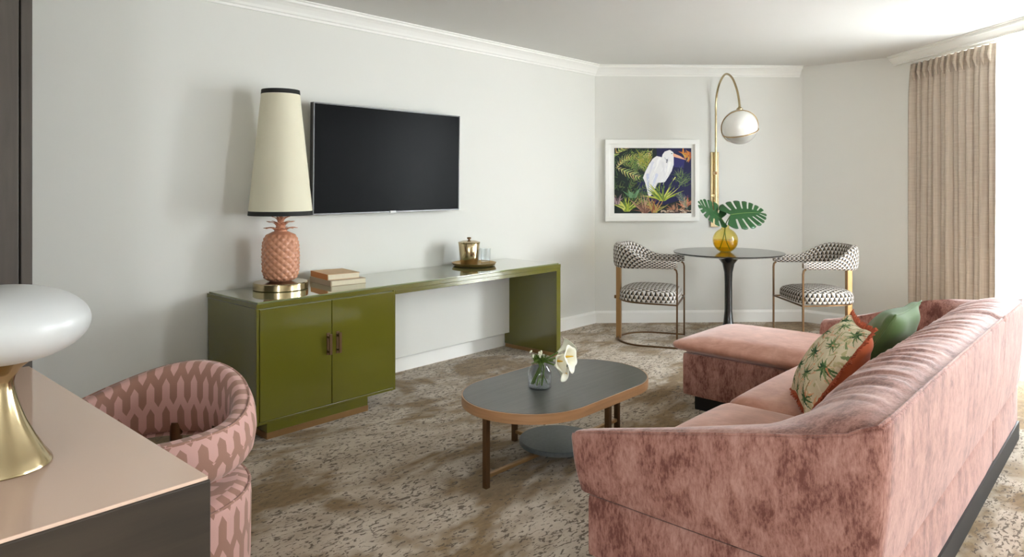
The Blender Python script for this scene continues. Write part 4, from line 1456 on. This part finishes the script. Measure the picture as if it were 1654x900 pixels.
# palm print cushion
P1 = Vector((2.875, 1.035, .462)); P4 = Vector((3.25, 1.23, .462)); P2 = Vector((3.115, .850, .80))
pu, pv = P4 - P1, P2 - P1
pn = pu.cross(pv).normalized()
if pn.y < 0:
    pn = -pn
pc = thing('cushion', 'palm-printed cushion with orange back and fringe leaning on the sofa', 'cushion', tuple(P1))
cp = palm_print()
mb = MB(); mb.grid(pillow_fn(P1, pu, pv, pn, .085, 1, .10), cp.w, cp.h)
cols = np.concatenate([cp.a.reshape(-1, 3), np.ones((cp.w * cp.h, 1))], axis=1)
mb.build('front_cover', M['palm_cloth'], pc, smooth=80, fcol=cols)['label'] = 'cream front printed with green palms'
mb = MB(); mb.grid(pillow_fn(P1, pu, pv, pn, .115, -1, .10, seed=2), 40, 40)
mb.build('back_cover', M['orange_cloth'], pc, smooth=80)['label'] = 'plain burnt orange back'
fr = random.Random(6)
mb = MB()
edge = pillow_fn(P1, pu, pv, pn, .085, 1, .10)
def fringe_edge(n, f):
    for k in range(n):
        a = f(k / n)
        p = Vector(edge(*a)); c = P1 + pu * .5 + pv * .5
        out = (p - c).normalized() * fr.uniform(.014, .026) + Vector((fr.uniform(-.008, .008), fr.uniform(-.008, .008), fr.uniform(-.008, .008)))
        mb.tube([tuple(p - out * .2), tuple(p + out * .5 + Vector((0, 0, .002))), tuple(p + out)], [.0035, .0045, .002], 5)
fringe_edge(90, lambda t: (t, 1.0)); fringe_edge(110, lambda t: (0.0, t)); fringe_edge(60, lambda t: (t, 0.0)); fringe_edge(70, lambda t: (1.0, t))
o = mb.build('fringe', M['fringe'], pc, smooth=60); o['kind'] = 'stuff'; o['label'] = 'terracotta tufted fringe'
# green velvet cushion
G1 = Vector((3.36, 1.07, .45)); gu = Vector((.50, .01, .0)); gv = Vector((.02, -.235, .385))
gn = gu.cross(gv).normalized()
if gn.y < 0:
    gn = -gn
gc = thing('cushion', 'plain green velvet cushion behind the palm-printed one on the sofa', 'cushion', tuple(G1))
mb = MB(); mb.grid(pillow_fn(G1, gu, gv, gn, .095, 1, .09), 44, 44); mb.grid(pillow_fn(G1, gu, gv, gn, .095, -1, .09, seed=3), 44, 44)
mb.build('cushion_cover', M['green_velvet'], gc, smooth=80, weld=True)
eg = pillow_fn(G1, gu, gv, gn, .095, 1, .09)
pth = [eg(k / 30, 0) for k in range(30)] + [eg(1, k / 30) for k in range(30)] + [eg(1 - k / 30, 1) for k in range(30)] + [eg(0, 1 - k / 30) for k in range(30)]
MB().tube([tuple(p) for p in pth], .004, 6, closed=True).build('piping', M['green_velvet'], gc, smooth=60)

# ------------------------------------------------------------------ pink barrel chair at the desk
BC = Vector((.885, 2.42, 0))
bc = thing('barrel_chair', 'pink geometric patterned barrel chair tucked up to the dark desk', 'chair', tuple(BC))
BROT = math.radians(30)
def band_ring(phi, shrink=1.0, push=0.0):
    e = 1.0 - sstep(0, math.radians(95), abs(phi))      # 1 at the back, 0 along the arms
    zt = .650 + .108 * e
    zb = .487 + .01 * e
    Ro, Ri = .350, .268
    sx = 1.0
    d = Vector((math.cos(phi + BROT), math.sin(phi + BROT), 0))
    zc = (zt + zb) / 2; hz = (zt - zb) / 2 * shrink
    rc = (Ro + Ri) / 2; hr = (Ro - Ri) / 2 * shrink
    P = []
    m = 28
    for q in range(m):
        a = 2 * PI * q / m
        ca, sa = math.cos(a), math.sin(a)
        x = math.copysign(abs(ca) ** .55, ca); z = math.copysign(abs(sa) ** .55, sa)
        r = rc + hr * x
        if x > 0:
            r -= .05 * max(0, -z) ** 2.2       # tucked lower edge outside
            r -= .012 * max(0, z) ** 2
        zz = zc + hz * z + .018 * (-x) * (z < 0) * .6
        P.append(BC + d * r + Vector((0, 0, zz)))
    tgt = Vector((-math.sin(phi + BROT), math.cos(phi + BROT), 0)) * (1 if phi > 0 else -1)
    return [p + tgt * push for p in P]
rings = []; us = []
A = math.radians(142)
seq = [(-A, .75, .02), (-A, .92, .012)] + [(-A + 2 * A * k / 96, 1, 0) for k in range(97)] + [(A, .92, .012), (A, .75, .02)]
for (ph, s, p) in seq:
    rings.append(band_ring(ph, s, p)); us.append((ph + A) * .36)
us[0] = -.02; us[1] = -.01; us[-2] = 2 * A * .36 + .01; us[-1] = 2 * A * .36 + .02
mb = MB(); mb.loft(rings, us=us)
mb.build('backrest', M['hex'], bc, smooth=60)
MB().tube([r[5] for r in rings[1:-1]], .005, 6).build('piping', M['hex'], bc, smooth=60)
# drum seat
prof = [(.285, .10), (.320, .11), (.330, .14), (.333, .36), (.330, .395), (.318, .414), (.29, .426), (.2, .436), (.1, .439), (.001, .44)]
mb = MB(); n = 96
for r, z in prof:
    for k in range(n):
        a = 2 * PI * k / n; mb.vert((BC.x + r * math.cos(a), BC.y + r * math.sin(a), z))
acc = [0]
for j in range(1, len(prof)):
    acc.append(acc[-1] + math.hypot(prof[j][0] - prof[j - 1][0], prof[j][1] - prof[j - 1][1]))
for j in range(len(prof) - 1):
    for k in range(n):
        k2 = (k + 1) % n
        q = [j * n + k, j * n + k2, (j + 1) * n + k2, (j + 1) * n + k]
        if prof[j][0] > .28 and prof[j + 1][0] > .28:
            u0, u1 = 2 * PI * k / n * .331, 2 * PI * (k + 1) / n * .331
            uv = [(u0, acc[j]), (u1, acc[j]), (u1, acc[j + 1]), (u0, acc[j + 1])]
        else:
            uv = [(mb.v[i][1], mb.v[i][0]) for i in q]
        mb.face(q, uv)
mb.build('seat', M['hex'], bc, smooth=50)
MB().tube([(BC.x + .327 * math.cos(2 * PI * k / 72), BC.y + .327 * math.sin(2 * PI * k / 72), .405) for k in range(72)], .005, 6, closed=True).build('seat_piping', M['hex'], bc, smooth=60)
for a in (BROT - .30, BROT + .30):
    p = BC + Vector((math.cos(a), math.sin(a), 0)) * .29
    MB().tube([(p.x, p.y, .40), (p.x, p.y, .54)], .022, 12).build('back_support', M['bronze'], bc, smooth=60)
MB().lathe([(0, 0), (.25, 0), (.26, .01), (.26, .03), (.20, .045), (.06, .06), (.06, .11)], tuple(BC), 64).build('swivel_base', M['bronze'], bc, smooth=40)

# ------------------------------------------------------------------ desk, desk lamp, tall cabinet
DX0, DX1, DY0, DY1, DH = -.02, .705, 1.535, 2.94, .76
dk = thing('desk', 'dark wood desk with blush glass top in the foreground', 'desk', (.34, 2.2, 0))
MB().box(DX0, DX1, DY0, DY0 + .045, 0, DH - .008).build('end_panel', M['desk_wood'], dk, bevel=.003)
MB().box(DX0, DX1, DY1 - .045, DY1, 0, DH - .045).build('end_panel', M['desk_wood'], dk, bevel=.003)
MB().box(DX0, DX1, DY0 + .045, DY1, DH - .05, DH - .008).build('desktop', M['desk_wood'], dk, bevel=.003)
MB().box(DX0 + .004, DX1 - .004, DY0 + .004, DY1 - .002, DH - .008, DH).build('glass_top', M['desk_glass'], dk, bevel=.0015)['label'] = 'blush pink back-painted glass'
MB().box(DX0, DX0 + .03, DY0 + .045, DY1 - .045, .28, DH - .05).build('back_panel', M['desk_wood'], dk)

tc = thing('tall_cabinet', 'tall dark brown wooden cabinet rising behind the desk and white lamp', 'cabinet', (.34, 3.5, 0))
MB().box(.02, .710, 2.965, 4.18, 0, CEIL - .0).build('carcass', M['cab_wood'], tc, bevel=.002)
MB().box(.02, .672, 2.945, 2.963, .02, CEIL - .02).build('door', M['cab_wood'], tc, bevel=.003)
MB().box(.678, .712, 2.942, 2.966, 0, CEIL).build('stile', M['cab_wood'], tc, bevel=.002)

DLX, DLY = .408, 1.935
dl = thing('desk_lamp', 'white frosted glass mushroom lamp on flared brass foot, on the desk', 'lamp', (DLX, DLY, DH))
MB().lathe([(0, 0), (.096, 0), (.099, .003), (.097, .010), (.082, .032), (.066, .062), (.048, .10), (.034, .14), (.026, .17), (.024, .19), (.027, .205), (.038, .222), (.056, .236), (.064, .244), (.05, .248), (0, .248)], (DLX, DLY, DH), 80).build('lamp_foot', M['brass'], dl, smooth=40)
gprof = []
for k in range(41):
    a = -PI / 2 + PI * k / 40
    r = .176 * (math.cos(a) ** .92 if math.cos(a) > 0 else 0)
    z = .324 + (.086 if a > 0 else .088) * math.copysign(abs(math.sin(a)) ** 1.0, a)
    gprof.append((max(r, .0005), z))
MB().lathe(gprof, (DLX, DLY, DH), 96).build('glass_shade', M['opal'], dl, smooth=60)['label'] = 'frosted white oval glass shade'
